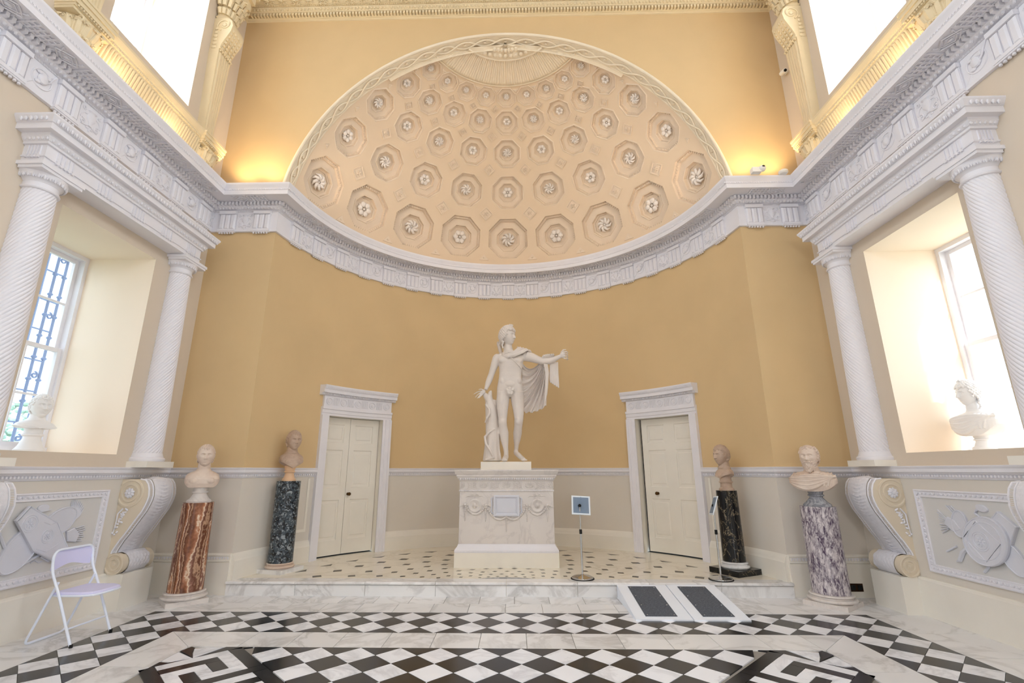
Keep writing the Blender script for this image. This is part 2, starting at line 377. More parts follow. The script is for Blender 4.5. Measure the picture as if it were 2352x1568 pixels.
# ------------------------------------------------------------------ shell
HT = 9.75
def side_wall():
    zs = [1.5, NZ0, NZ1, 5.63, UZ0, UZ1, HT]; ys = [YB, YE+.4]; hol = []
    for b in BAYS:
        ys += [b-NY, b+NY, b-UY, b+UY]; hol += [(b-NY, b+NY, NZ0, NZ1), (b-UY, b+UY, UZ0, UZ1)]
    ys = sorted(set(ys)); mb = ewall(MB(), lambda u, v: (XW, u, v), ys, zs, hol)
    w = struct(mb.build('wall_right', 'stone'))
    d = MB(); ewall(d, lambda u, v: (XW, u, v), [YB, YE+.4], [0, 1.5]); d.build('dado', 'dado', w)
    r = MB()
    for b in BAYS:   # deep splayed window recesses
        for (hy, z0, z1, xd) in ((NY, NZ0, NZ1, 5.62), (UY, UZ0, UZ1, 5.62)):
            q = .03; a = [(XW, b-hy, z0), (XW, b+hy, z0), (XW, b+hy, z1), (XW, b-hy, z1)]; c = [(xd, b-hy-q, z0+.02), (xd, b+hy+q, z0+.02), (xd, b+hy+q, z1+.02), (xd, b-hy-q, z1+.02)]
            r.add(a+c, [(0, 1, 5, 4), (1, 2, 6, 5), (2, 3, 7, 6), (3, 0, 4, 7)])
    r.build('window_reveal', mat('reveal_cream_paint', lin((244, 228, 208)), .7, .015, 1.2), w)
    return w
wr = side_wall(); wl = dup(wr, None, 'wall_left'); wl.scale.x = -1

# end wall: two piers and the upper wall round the arch
eb = MB()
for s in (-1, 1):
    ewall(eb, lambda u, v: (s*u, YE, v), [XA, XW+.1], [1.5, 5.7])
AZ, AR = 5.14, 3.552
a_lo = math.asin((5.6-AZ)/AR); N = 72
arcp = [(AR*cos(a_lo+(PI-2*a_lo)*i/N), AZ+AR*sin(a_lo+(PI-2*a_lo)*i/N)) for i in range(N+1)]
def outp(x, z):
    k = min((XW+.1)/abs(x) if abs(x) > 1e-6 else 1e9, (HT-AZ)/(z-AZ)); return (x*k, AZ+(z-AZ)*k)
us = []
for (x, z) in arcp:
    ox, oz = outp(x, z); us.append([(x+(ox-x)*t/4, YE, z+(oz-z)*t/4) for t in range(5)])
for i in range(N):
    for t in range(4): eb.add([us[i][t], us[i+1][t], us[i+1][t+1], us[i][t+1]], [(0, 1, 2, 3)])
for s in (-1, 1):   # corner triangles left outside the radial fan
    c0 = math.atan2(HT-AZ, XW+.1)
    best = min(range(N+1), key=lambda i: abs(math.atan2(arcp[i][1]-AZ, s*arcp[i][0])-c0))
    for i in range(N):
        p, q = us[i][4], us[i+1][4]
        if abs(p[0]-q[0]) > 1e-4 and abs(p[2]-q[2]) > 1e-4: eb.add([p, q, (s*(XW+.1), YE, HT)] if p[0]*s > 0 else [p, q, (p[0], YE, q[2])], [(0, 1, 2)])
    ewall(eb, lambda u, v: (s*u, YE, v), [XA-.05, XW+.1], [5.55, 5.66])
we = struct(eb.build('wall_end', 'ochre'))
db = MB()
for s in (-1, 1): ewall(db, lambda u, v: (s*u, YE, v), [XA, XW+.1], [0, 1.5])
db.build('dado', 'dado', we)

# apse wall with two door openings
D0, D1, DT = 40.1, 57.1, 2.385
def acyl(mb, a0, a1, z0, z1, r=RA, inward=True):
    n = max(2, int(abs(a1-a0)/2)); return mb.grid(lambda u, v: (r*sin(rad(a0+(a1-a0)*u)), CY+r*cos(rad(a0+(a1-a0)*u)), z0+(z1-z0)*v), n, 1)
ab = MB()
for a0, a1 in ((-AE, -D1), (-D1, -D0), (-D0, D0), (D0, D1), (D1, AE)):
    acyl(ab, a0, a1, DT if (abs(a0+a1) > 60 and abs(a1-a0) < 17.5) else 1.5, 5.12)
wa = struct(ab.build('wall_apse', 'ochre', smooth=True))
ab = MB()
for a0, a1 in ((-AE, -D1), (-D0, D0), (D1, AE)): acyl(ab, a0, a1, .1, 1.5)
ab.build('dado', 'dado', wa, smooth=True)
rb = MB(); ewall(rb, lambda u, v: (u, YB, v), [-XW-.1, XW+.1], [0, HT]); struct(rb.build('wall_rear', 'ochre'))
cb = MB(); cb.box((0, (YB+YE)/2, HT+.05), (2*XW+.4, YE-YB+.4, .1)); struct(cb.build('ceiling', 'white'))

# ------------------------------------------------------------------ floor
fb = MB(); fb.box((0, (YB+YE)/2, -.06), (2*XW+.3, YE-YB+.2, .1)); fl = struct(fb.build('floor', 'grout'))
TH = .012
tcount = [0]; extra = {'wm': MB(), 'bm': MB(), 'slab': MB()}
mcache = {}
def tile(poly, mt, name='tile', key=None, at=None, rz=0, far=False):
    """a thin stone let into the floor, its top at z = 0"""
    g = .0022
    c = Vector((sum(p[0] for p in poly)/len(poly), sum(p[1] for p in poly)/len(poly)))
    def shrink(p):
        v = Vector(p)-c; l = v.length; return (c+v*(1-g*1.6/l)) if l else v
    pl = [shrink(p) for p in poly]
    if far or tcount[0] >= 296:
        extra[mt].prism(pl, -TH, 0); return
    tcount[0] += 1
    mb = MB(); mb.prism([(p[0]-c[0], p[1]-c[1]) for p in pl], -TH, 0)
    k = (mt, tuple(round(v, 4) for p in mb.v for v in p))
    if k not in mcache: mcache[k] = mb.mesh(name, mt)
    link(name, mcache[k], fl, (c[0], c[1], 0))
XF, YF, dT = 3.875, 5.815, .337
XG, YG = XF-2*dT, YF-2*dT
def diam(x, y, h=dT/2): return [(x-h, y), (x, y-h), (x+h, y), (x, y+h)]
nx = 23
def border_row():
    for i in range(nx):                       # the border in front of the apse
        x = -XF+dT*(i+.5)
        tile(diam(x, YF-dT/2), 'wm'); tile(diam(x, YF-1.5*dT), 'wm') if 1 else 0
        tile([(x-dT/2, YF), (x+0, YF), (x-dT/2, YF-dT/2)] if i == 0 else [(x-dT, YF), (x, YF), (x-dT/2, YF-dT/2)], 'bm')
    tile([(XF-dT/2, YF), (XF, YF), (XF, YF-dT/2)], 'bm')
    for i in range(1, nx): tile(diam(-XF+dT*i, YF-dT), 'bm')
    for i in range(2, nx-1):
        if 2 <= i <= nx-2: 
            x = -XF+dT*i
            if i in (2,): tile([(x, YG+dT/2), (x-dT/2, YG), (x, YG-dT/2), (x+dT/2, YG)] if 0 else [(x, YG+dT/2), (x-dT/2, YG), (x, YG-dT/2*0), (x+dT/2, YG)], 'bm')
            else: tile([(x-dT/2, YG), (x+dT/2, YG), (x, YG+dT/2)], 'bm')
border_row()
def side_border(s, rows, far):
    for j in range(*rows):
        y = YG-dT*(j+.5)
        for c in (.5, 1.5): tile(diam(s*(XF-dT*c), y), 'wm', far=far)
        tile([(s*XF, y+dT), (s*XF, y), (s*(XF-dT/2), y+dT/2)], 'bm', far=far)
        tile(diam(s*(XF-dT), y+dT/2), 'bm', far=far)
        tile([(s*XG, y+(dT if j else dT/2)), (s*XG, y), (s*(XG+dT/2), y+dT/2)], 'bm', far=far)
for s in (-1, 1):
    tile([(s*XF, YF-dT/2), (s*XF, YF-1.5*dT), (s*(XF-dT/2), YF-dT)], 'bm')
    side_border(s, (0, 7), False)
# pale slabs between border and platform, and along the side walls
xs = [-4.56+.4145*i for i in range(23)]
for i in range(22):
    tile([(xs[i], YF), (xs[i+1], YF), (xs[i+1], 6.18), (xs[i], 6.18)], 'slab', 'slab')
    tile([(xs[i]+.1, 6.18), (min(4.56, xs[i+1]+.1), 6.18), (min(4.56, xs[i+1]+.1), 6.56), (xs[i]+.1 if i else -4.56, 6.56)], 'slab', 'slab')
for s in (-1, 1):
    for j in range(5):
        y1 = YF-.62*j; tile([(s*XF, y1), (s*4.56, y1), (s*4.56, y1-.62), (s*XF, y1-.62)], 'slab', 'slab')
# plain white band
XH, YH = 2.783, 4.737
n = 15; w = 2*XG/n
for i in range(n):
    x0, x1 = -XG+w*i, -XG+w*(i+1)
    tile([(x0, YG), (x1, YG), (min(x1, XH), YH), (max(x0, -XH), YH)] if 1 else 0, 'slab', 'slab')
for s in (-1, 1):
    for j in range(5):
        y1 = (YG if j == 0 else YH-.46*j+.0); y0 = YH-.46*(j+1)
        tile([(s*XG, y1), (s*XG, y0), (s*XH, y0), (s*XH, YH if j == 0 else y1)], 'slab', 'slab')
# inner field: corner meander band laid at 45 degrees, black frames, chequer
q2 = 1/math.sqrt(2)
def mea(s):
    def P(sv, tv): return (s*(-2.753+(sv+tv)*q2), 4.282+(tv-sv)*q2)
    def rc(s0, s1, t0, t1, m): tile([P(s0, t0), P(s1, t0), P(s1, t1), P(s0, t1)], m)
    def unit(o, fl_):
        T = (lambda t: .53-t) if fl_ else (lambda t: t)
        def r(s0, s1, t0, t1, m): a, b = sorted((T(t0), T(t1))); rc(o+s0, o+s1, a, b, m)
        r(0, .11, 0, .53, 'wm'); r(.11, .215, 0, .42, 'bm'); r(.11, .44, .42, .53, 'wm'); r(.215, .44, .31, .42, 'bm')
        r(.215, .325, 0, .31, 'wm'); r(.325, .55, .1, .205, 'bm'); r(.325, .55, 0, .1, 'wm'); r(.325, .44, .205, .31, 'wm'); r(.44, .55, .205, .53, 'wm')
    unit(0, False); unit(.655, True); rc(.55, .655, -.11, .64, 'bm'); rc(1.205, 1.31, -.11, .64, 'bm')
    rc(-.0, .55, .53, .637, 'bm'); rc(0.655, 1.205, .53, .637, 'bm'); rc(0, .55, -.105, 0, 'bm'); rc(.655, 1.205, -.105, 0, 'bm')
    for k in range(2, 5):
        for a, b, c, d, m in ((0, .11, 0, .53, 'wm'), (.11, .215, 0, .42, 'bm'), (.11, .44, .42, .53, 'wm'), (.215, .44, .31, .42, 'bm'), (.215, .55, 0, .31, 'wm'), (.44, .55, .31, .53, 'wm'), (.55, .655, -.11, .64, 'bm'), (0, .55, .53, .637, 'bm'), (0, .55, -.105, 0, 'bm')):
            tile([P(.655*k+a, c), P(.655*k+b, c), P(.655*k+b, d), P(.655*k+a, d)], m, far=True)
    # petals and black cusp in the corner
    def X(x, y): return (s*x, y)
    tile([X(-2.776, 4.603), X(-2.783, 4.50), X(-2.78, 4.40), X(-2.70, 4.385), X(-2.568, 4.469), X(-2.66, 4.53)], 'wm')
    tile([X(-2.695, 4.686), X(-2.59, 4.712), X(-2.459, 4.73), X(-2.50, 4.62), X(-2.568, 4.469), X(-2.64, 4.58)], 'wm')
    tile([X(-2.75, 4.737), X(-2.70, 4.71), X(-2.65, 4.59), X(-2.568, 4.475), X(-2.67, 4.55), X(-2.783, 4.63), X(-2.77, 4.67)], 'bm')
    tile([X(-2.44, 4.737), X(-2.20, 4.737), X(-2.36, 4.665), X(-2.555, 4.475), X(-2.49, 4.62)], 'bm')
    tile([X(-2.783, 4.38), X(-2.70, 4.37), X(-2.58, 4.455), X(-2.757, 4.29), X(-2.783, 4.22)], 'bm')
mea(1); mea(-1)
def inner():
    d2 = .351; x0 = -1.945
    for i in range(12):
        x = x0+d2*i
        if x > 1.96: break
        tile(diam(x, YH-d2/2, d2/2), 'wm')
        tile([(x, YH), (x+d2, YH), (x+d2/2, YH-d2/2)] if x+d2 < 2 else [(x, YH), (x+d2*.7, YH), (x+d2/2, YH-d2/2)], 'bm')
    tile([(x0, YH), (x0-d2*.7, YH), (x0-d2/2, YH-d2/2)], 'bm')
    for j in range(1, 13):
        for i in range(-3, 15):
            y = YH-d2/2*(j+1); x = x0+d2*i+(d2/2 if j % 2 else 0)
            if abs(x) > XH-.16: continue
            tv = (-(abs(x))+2.753)*q2+(y-4.282)*q2       # distance across the diagonal bands
            if -.22 < tv < .75: continue
            tile(diam(x, y, d2/2), 'bm' if j % 2 else 'wm', far=(j > 3))
inner()
for k, nm in (('wm', 'white_tiles'), ('bm', 'black_tiles'), ('slab', 'pale_slabs')):
    side = extra[k]
for s in (-1, 1): side_border(s, (7, 40), True)
for j in range(0, 14):
    y1 = YF-.62*5-j*.9
    for s in (-1, 1): tile([(s*XF, y1), (s*4.56, y1), (s*4.56, y1-.9), (s*XF, y1-.9)], 'slab', far=True)
    for s in (-1, 1): tile([(s*XG, y1), (s*XG, y1-.9), (s*XH, y1-.9), (s*XH, y1)], 'slab', far=True)
for j in range(30):
    for i in range(9):
        tile([(-2.7+.6*i, 2.25-.5*j), (-2.7+.6*(i+1), 2.25-.5*j), (-2.7+.6*(i+1), 1.75-.5*j), (-2.7+.6*i, 1.75-.5*j)], 'wm' if (i+j) % 2 else 'bm', far=True)
for k, nm in (('wm', 'white_tile'), ('bm', 'black_tile'), ('slab', 'pale_slab')):
    if extra[k].f: stuff(extra[k].build(nm, k, fl))

# ------------------------------------------------------------------ apse platform
pb = MB(); ring = arc(-AE, AE, RA+.12, 60); n = len(ring)
pb.prism([(-XA-.02, 6.53)]+ring+[(XA+.02, 6.53)], -.005, SP-.004)
pf = struct(pb.build('floor_apse', 'plat'))
for i in range(8):      # marble riser slabs and the nosing slabs above
    x0, x1 = -XA+i*.878, -XA+(i+1)*.878
    mb = MB(); mb.box(((x0+x1)/2, 6.52, .062), (.874, .022, .124)); mb.build('riser_slab', 'slab', pf)
    mb = MB(); prof = [(6.70, SP), (6.50, SP), (6.489, SP-.006), (6.484, SP-.018), (6.489, SP-.03), (6.50, SP-.035), (6.70, SP-.035)]
    vs = [(x, y, z) for x in (x0+.002, x1-.002) for (y, z) in prof]; m_ = len(prof)
    mb.add(vs, [(k, (k+1) % m_, m_+(k+1) % m_, m_+k) for k in range(m_)]+[tuple(range(m_))[::-1], tuple(range(m_, 2*m_))]); mb.build('edge_slab', 'slab', pf)
tb = MB(); yf = 6.702
tb.prism([(-sxx, yf) for sxx in (math.sqrt(RA**2-.66**2),)]+[p for p in arc(-79, 79, RA+.05, 50)]+[(math.sqrt(RA**2-.66**2), yf)], SP-.01, SP); tb.build('pale_paving', 'plat', pf)
ik = {}
radii = [3.06, 2.6, 2.19, 1.855, 1.57, 1.33, 1.125, .95, .80]
for k, r in enumerate(radii):
    for i in range(42):
        a = (i+(.5 if k % 2 else 0))*360/42; a = a-360 if a > 180 else a
        x, y = r*sin(rad(a)), CY+r*cos(rad(a)); h = .062*r/2.2
        if y < yf+.02: continue
        if abs(x) < .77 and 7.42 < y: continue
        if k not in ik:
            mb = MB(); pl = [(-h*1.15, 0), (0, -h), (h*1.15, 0), (0, h)] if k else [(-h*1.25, 0), (0, -h*1.1), (h*1.25, 0)]
            mb.prism(pl, -.004, .0012); ik[k] = mb.mesh('inlay', 'brown' if k < 6 else 'bm')
        o = link('inlay', ik[k], pf, (x, y, SP)); o.rotation_euler = (0, 0, -rad(a))
mb = MB(); hh = math.sqrt(.745**2-(yf-CY)**2)
mb.prism([(-hh, yf)]+[(.745*sin(t), CY+.745*cos(t)) for t in np.linspace(-math.acos((yf-CY)/.745), math.acos((yf-CY)/.745), 16)][1:-1]+[(hh, yf)], SP-.004, SP+.0012); mb.build('grey_disc', 'grey', pf)
# ------------------------------------------------------------------ main entablature, running round the hall and the apse
pr = [(0, 5.012), (.035, 5.014), (.035, 5.045), (.012, 5.047), (.012, 5.352), (.03, 5.354), (.03, 5.372), (.055, 5.38), (.09, 5.402), (.095, 5.41), (.095, 5.468),
      (.32, 5.47), (.32, 5.455), (.345, 5.455), (.345, 5.52), (.352, 5.528), (.352, 5.545), (.345, 5.55), (.35, 5.57), (.372, 5.60), (.375, 5.62), (.375, ZC), (-.12, ZC)]
mb = MB(); sweep(mb, pr, FULL, caps=False); en = struct(mb.build('trim_1', 'white', smooth=True, ang=35)); en['label'] = 'white main cornice and frieze running round the hall and apse'
def runs(d, cell):
    """evenly spaced stations (x, y, tangent, normal) along the wall line set off by d"""
    out = []
    for s in (-1, 1):
        x = s*(XW-d); L0, L1 = 2.0, YE-d; k = int((L1-L0)/cell)
        for i in range(k): y = L1-(i+.5)*cell; out.append((x, y, (0, s), (-s, 0)))
        a, b = XA-d*.95, XW-d; k = max(1, round((b-a)/cell)); c = (b-a)/k
        for i in range(k): out.append((s*(a+(i+.5)*c), YE-d, (-1, 0), (0, -1)))
    r = RA-d; ae = math.atan2(XA-d*.95, YE-d-CY); k = round(2*ae*r/cell)
    for i in range(k):
        a = -ae+2*ae*(i+.5)/k; out.append((r*sin(a), CY+r*cos(a), (-cos(a), sin(a)), (-sin(a), -cos(a))))
    return out
def F3(st, z): x, y, t, n = st; return frame((x, y, z), (t[0], t[1], 0), (n[0], n[1], 0))
mb = MB()
for st in runs(.12, .056): mb.box((0, 0, 0), (.031, .05, .05), m=F3(st, 5.436))
stuff(mb.build('dentils', 'white', en))
mb = MB()
for st in runs(.06, .05): mb.ell((0, 0, .012), (.017, .026, .018), 6, 4, m=F3(st, 5.39))
for st in runs(.352, .034): mb.box((0, 0, 0), (.014, .014, .012), m=F3(st, 5.537))
for st in runs(.03, .028): mb.box((0, 0, 0), (.012, .01, .012), m=F3(st, 5.363))
stuff(mb.build('egg_and_bead_enrichment', 'orn', en))

# triglyphs and metopes
def triglyph_mesh():
    mb = MB(); w = .252
    for c in (-.084, 0, .084): mb.prism([(c-.036, 5.05), (c+.036, 5.05), (c+.036, 5.30), (c-.036, 5.30)], 0, .045, bevel=.016)
    mb.box((0, 5.175, .008), (w-.006, .26, .022)); mb.box((0, 5.327, .026), (w+.008, .05, .052))
    mb.box((0, 5.033, .024), (w+.02, .034, .05)); mb.box((0, 5.008, .02), (w+.01, .016, .042))
    for i in range(6): mb.lathe([(.011, 0), (.015, -.022)], 6, m=Matrix.Translation(((i-2.5)*.04, 5.0, .022)) @ Matrix.Rotation(-PI/2, 4, 'X'))
    return mb.mesh('triglyph', 'white')
TG = triglyph_mesh()
def rel_vase():
    mb = MB(); w = .28
    mb.box((0, 5.2, .005), (w, .30, .01))
    pv = [(.012, -.10), (.03, -.095), (.012, -.075), (.02, -.055), (.05, -.02), (.056, .02), (.035, .05), (.03, .06), (.055, .075), (.052, .085)]
    mb.lathe(pv, 10, m=Matrix.Translation((0, 5.215, .012)) @ Matrix.Scale(.45, 4, (0, 0, 1)) @ Matrix.Rotation(-PI/2, 4, 'X'))
    for s in (-1, 1):
        mb.tube([(s*x, y, z) for x, y, z in spiral((.088, 5.13), .036, .006, 1.25, 1.2, 14, .014)], .007, 5)
        mb.tube([(s*x, y, z) for x, y, z in spiral((.095, 5.29), .026, .006, 1.1, 3.6, 12, .014)], .006, 5)
        mb.tube([(s*.02, 5.12, .014), (s*.05, 5.105, .016), (s*.1, 5.095, .014)], .006, 5)
        mb.tube([(s*.056, 5.24, .014), (s*.085, 5.235, .014), (s*.115, 5.20, .014), (s*.122, 5.165, .014)], .006, 5)
        mb.ell((s*.03, 5.09, .014), (.018, .012, .01), 6, 4)
    mb.ell((0, 5.075, .014), (.012, .028, .012), 6, 4)
    return mb.mesh('metope', 'white', True, 30)
def rel_shield():
    mb = MB(); mb.box((0, 5.2, .005), (.28, .30, .01))
    a = Matrix.Translation((0, 5.205, .012))
    mb.tube([(.098*cos(t), .098*sin(t), 0) for t in np.linspace(0, 2*PI, 25)[:-1]], .008, 5, m=a, closed=True)
    mb.tube([(-.13, -.14, -.002), (.12, .13, -.002)], .006, 5, m=a); mb.tube([(.13, .135, .002), (.10, .09, .004), (.07, .02, .012), (0, -.05, .012)], .009, 5, m=a)
    mb.ell((.0, .0, .01), (.05, .056, .028), 10, 6, m=a); mb.ell((-.045, .05, .01), (.03, .016, .012), 6, 4, m=a)
    mb.ell((-.04, -.05, .008), (.03, .02, .014), 6, 4, m=a); mb.ell((.05, .05, .008), (.022, .03, .014), 6, 4, m=a)
    return mb.mesh('metope', 'white', True, 30)
MV, MS = rel_vase(), rel_shield()
fi = MB()
fi.prism([(-.155, 5.352), (.155, 5.352), (.155, 5.335), (-.155, 5.335)], 0, .03)
def st_list():
    out = []
    for s in (-1, 1):
        for k in range(-4, 5):
            y = 4.62+.563*k; out.append(('T', s*XW, y, (0, s), (-s, 0)))
            if k < 4: out.append((('S' if k % 2 == 0 else 'V') if 1 else 0, s*XW, y+.2815, (0, s), (-s, 0)))
        out += [('T', s*4.255, YE, (-1, 0), (0, -1)), ('T', s*3.73, YE, (-1, 0), (0, -1)), ('V', s*3.992, YE, (-1, 0), (0, -1))]
    for k in range(-9, 10):
        a = rad(8.27*k); out.append(('T', RA*sin(a), CY+RA*cos(a), (-cos(a), sin(a)), (-sin(a), -cos(a))))
    for k in range(-9, 9):
        a = rad(8.27*(k+.5)); kk = k if k >= 0 else -k-1
        out.append(('V' if kk % 2 == 0 else 'S', RA*sin(a), CY+RA*cos(a), (-cos(a), sin(a)), (-sin(a), -cos(a))))
    return out
SL = st_list()
for kd, x, y, t, nn in SL:
    z = frame((x+nn[0]*.012, y+nn[1]*.012, 0), (t[0], t[1], 0), (nn[0], nn[1], 0))
    if kd == 'T': link('triglyph', TG, en, m=z)
    else:
        m_ = z.copy()
        if abs(nn[0]) < .999 and kd != 'T': m_ = z @ Matrix.Scale(.92, 4, (1, 0, 0))
        link('metope', MV if kd == 'V' else MS, en, m=m_)
# soffit: lattice blocks over the triglyphs, lozenge panels over the metopes
def soffit_lattice():
    mb = MB(); w, d = .25, .205
    for i in range(6): mb.box(((i-2.5)*w/5, 0, -.008), (.016, d, .016))
    for j in range(5): mb.box((0, (j-2)*d/4, -.0075), (w+.016, .014, .0145))
    return mb.mesh('soffit_lattice', 'white')
def soffit_lozenge():
    mb = MB(); w, d = .25, .205
    for s in (-1, 1):
        mb.box((0, s*d/2, -.006), (w, .014, .012))
        mb.tube([(-w/2, 0, -.006), (0, s*d*.42, -.008), (w/2, 0, -.006)], .009, 4)
        mb.tube([(-w*.3, 0, -.006), (0, s*d*.24, -.008), (w*.3, 0, -.006)], .006, 4)
        for c in (-1, 1): mb.ell((s*w*.42, c*d*.36, -.006), (.016, .016, .012), 6, 4)
    mb.ell((0, 0, -.006), (.03, .018, .014), 8, 5); mb.tube([(-w/2, -d/2, -.006), (-w*.3, 0, -.006), (-w/2, d/2, -.006)], .006, 4); mb.tube([(w/2, -d/2, -.006), (w*.3, 0, -.006), (w/2, d/2, -.006)], .006, 4)
    return mb.mesh('soffit_lozenge', 'white')
SA, SB = soffit_lattice(), soffit_lozenge()
for kd, x, y, t, nn in SL:
    c = .208; px, py = x+nn[0]*c, y+nn[1]*c
    if abs(nn[1]) > .999 and abs(y-YE) < .01: # end wall: shrink clear of the mitres
        if kd == 'T' and abs(x) > 4: continue
    m_ = Matrix(((t[0], nn[0], 0, px), (t[1], nn[1], 0, py), (0, 0, 1, 5.47), (0, 0, 0, 1)))
    if m_.to_3x3().determinant() < 0: m_ = m_ @ Matrix.Scale(-1, 4, (1, 0, 0))
    k_ = .93 if (abs(nn[0]) < .999 and abs(nn[1]) < .9999) or kd == 'V' and abs(nn[1]) > .9 else 1
    if abs(nn[0]) > .999 and y > 6.2: continue
    link('soffit_lattice' if kd == 'T' else 'soffit_lozenge', SA if kd == 'T' else SB, en, m=m_ @ Matrix.Scale(k_, 4, (1, 0, 0)))

# ------------------------------------------------------------------ chair rail and skirting
def pieces(prof, paths, name, mt, smooth=True):
    mb = MB()
    for p in paths: sweep(mb, prof, p)
    return struct(mb.build(name, mt, smooth=smooth, ang=35))
JW = 2.55                          # angular width of the door architraves
AP = [arc(AE, D1+JW, n=10), arc(D0-JW, -D0+JW, n=40), arc(-D1-JW, -AE, n=10)]
PR = [[(XW, YB), (XW, YE), (XA, YE)]+AP[0][1:], AP[1], AP[2]+[(-XA, YE), (-XW, YE), (-XW, YB)][0:]]
PR[2] = AP[2][:-1]+[(-XA, YE), (-XW, YE), (-XW, YB)]
rail = pieces([(0, 1.405), (.012, 1.41), (.018, 1.425), (.022, 1.43), (.022, 1.452), (.035, 1.456), (.048, 1.475), (.062, 1.478), (.062, 1.512), (.07, 1.52), (.074, 1.538), (.06, 1.542), (0, 1.542)], PR, 'trim_2', 'white')
rail['label'] = 'white moulded chair rail round the hall'
mb = MB()
for s in (-1, 1):
    for i in range(150): y = YE-.03-i*.036; mb.box((s*(XW-.03), y, 1.44), (.02, .016, .022))
    for i in range(26): mb.box((s*(XA+.02+i*.036), YE-.03, 1.44), (.016, .02, .022))
for a0, a1 in ((-AE, -D1-JW), (-D0+JW, D0-JW), (D1+JW, AE)):
    k = int(rad(a1-a0)*RA/.036)
    for i in range(k):
        a = rad(a0)+(i+.5)*rad(a1-a0)/k; mb.box(((RA-.03)*sin(a), CY+(RA-.03)*cos(a), 1.44), (.016, .02, .022), rz=-a)
stuff(mb.build('rail_enrichment', 'white', rail))
sp_ = [(0, .0), (.035, .0), (.035, .36), (.03, .366), (.028, .38), (.02, .388), (0, .39)]
pieces(sp_, [[(XW, YB), (XW, YE)]], 'baseboard_right', 'cream'); pieces(sp_, [[(-XW, YE), (-XW, YB)]], 'baseboard_left', 'cream')
se = [(0, -.01), (.035, -.01), (.035, .375), (.03, .38), (.045, .388), (.045, .402), (.03, .408), (.03, .448), (.04, .455), (.04, .468), (.02, .48), (0, .482)]
be = pieces(se, [[(XW, YE), (XA, YE), (XA-.0, YE+.001)][:2], [(-XA, YE), (-XW, YE)]], 'baseboard_end', 'cream')
mb = MB()
for s in (-1, 1):
    for i in range(28): mb.box((s*(XA+.03+i*.035), YE-.034, .428), (.012, .012, .03)); mb.box((s*(XA+.045+i*.035), YE-.034, .438), (.02, .01, .008))
stuff(mb.build('fret_enrichment', 'white', be))
sa = [(0, .1), (.05, .1), (.05, .385), (.045, .392), (.035, .42), (.025, .448), (.012, .462), (.0, .475)]
pieces(sa, AP, 'baseboard_apse', 'cream')
# piers' white fillets beside the consoles
# ------------------------------------------------------------------ half dome
SR = 3.59; SC = Vector((0, CY, AZ))
def sph(az, el, r=SR): a, e = rad(az), rad(el); return (SC.x+r*cos(e)*sin(a), SC.y+r*cos(e)*cos(a), SC.z+r*sin(e))
YI = 6.755
def azb(el, y=YI): q = (y-CY)/(SR*cos(rad(el))); return math.degrees(math.acos(min(1, q)))
ROWS = [(11.3, 27.5, 19.25, 17.25, 6.75), (27.5, 41.2, 34.55, 16.85, 5.15), (41.2, 52.0, 46.9, 16.25, 4.1), (52.0, 60.2, 56.3, 15.1, 3.4), (60.2, 66.6, 63.7, 13.9, 2.65)]
dm = MB()
def cl(az, el):
    b = azb(el); return sph(max(-b, min(b, az)), el)
for (e0, e1, ec, pz, hh) in ROWS:
    wz = hh*1.0/cos(rad(ec))*.98        # half width in azimuth degrees
    for k in range(-4, 5):
        c = k*pz; hw = pz/2
        angs = sorted(set([22.5+45*i for i in range(8)]+[i*7.5 for i in range(48)]+[math.degrees(math.atan2((e1-ec if sy > 0 else e0-ec), sx*hw)) % 360 for sx in (-1, 1) for sy in (-1, 1)]))
        n = len(angs); R_ = []
        for t in range(4):
            row = []
            for a in angs:
                ca, sa_ = cos(rad(a)), sin(rad(a))
                # octagon (unit apothem) radius in direction a
                b = (a+22.5) % 45-22.5; ro = 1/cos(rad(b)); ox, oy = wz*ro*ca, hh*ro*sa_
                kx = hw/abs(ca) if abs(ca) > 1e-9 else 1e9; ky = ((e1-ec) if sa_ > 0 else (ec-e0))/abs(sa_) if abs(sa_) > 1e-9 else 1e9
                rr = min(kx, ky); bx, by = rr*ca, rr*sa_
                row.append(cl(c+ox+(bx-ox)*t/3, ec+oy+(by-oy)*t/3))
            R_.append(row)
        vs = [p for row in R_ for p in row]
        dm.add(vs, [(t*n+i, (t+1)*n+i, (t+1)*n+(i+1) % n, t*n+(i+1) % n) for t in range(3) for i in range(n)])
    for s in (-1, 1):       # side slivers
        dm.grid(lambda u, v: (lambda el: sph(s*(4.5*pz+(azb(el)-4.5*pz)*u) if azb(el) > 4.5*pz else s*azb(el), el))(e0+(e1-e0)*v), 3, 8)
dm.grid(lambda u, v: (lambda el: sph((2*u-1)*azb(el), el))(6.5+4.8*v), 60, 3)
dm.grid(lambda u, v: (lambda el: sph((2*u-1)*azb(el), el))(66.6+.8*v), 40, 1)
dome = struct(dm.build('ceiling_half_dome', 'dome', smooth=True)); dome['label'] = 'coffered plaster half dome over the apse'
def local(az, el, roll_=0, dr=0):
    p = Vector(sph(az, el, SR+dr)); n = (SC-p).normalized(); t = Vector((cos(rad(az)), -sin(rad(az)), 0)); u = n.cross(t); 
    if u.z < 0: t = -t; u = n.cross(t)
    m = Matrix((t, u, n)).transposed().to_4x4(); m.translation = p; return m
def octp(a, k=1): return [(a*k/cos(rad(22.5))*cos(rad(22.5+45*i)), a*k/cos(rad(22.5))*sin(rad(22.5+45*i))) for i in range(8)]
def ringpoly(mb, ra, za, rb_, zb):
    p, q = octp(ra), octp(rb_); mb.add([(x, y, za) for x, y in p]+[(x, y, zb) for x, y in q], [(i, (i+1) % 8, 8+(i+1) % 8, 8+i) for i in range(8)])
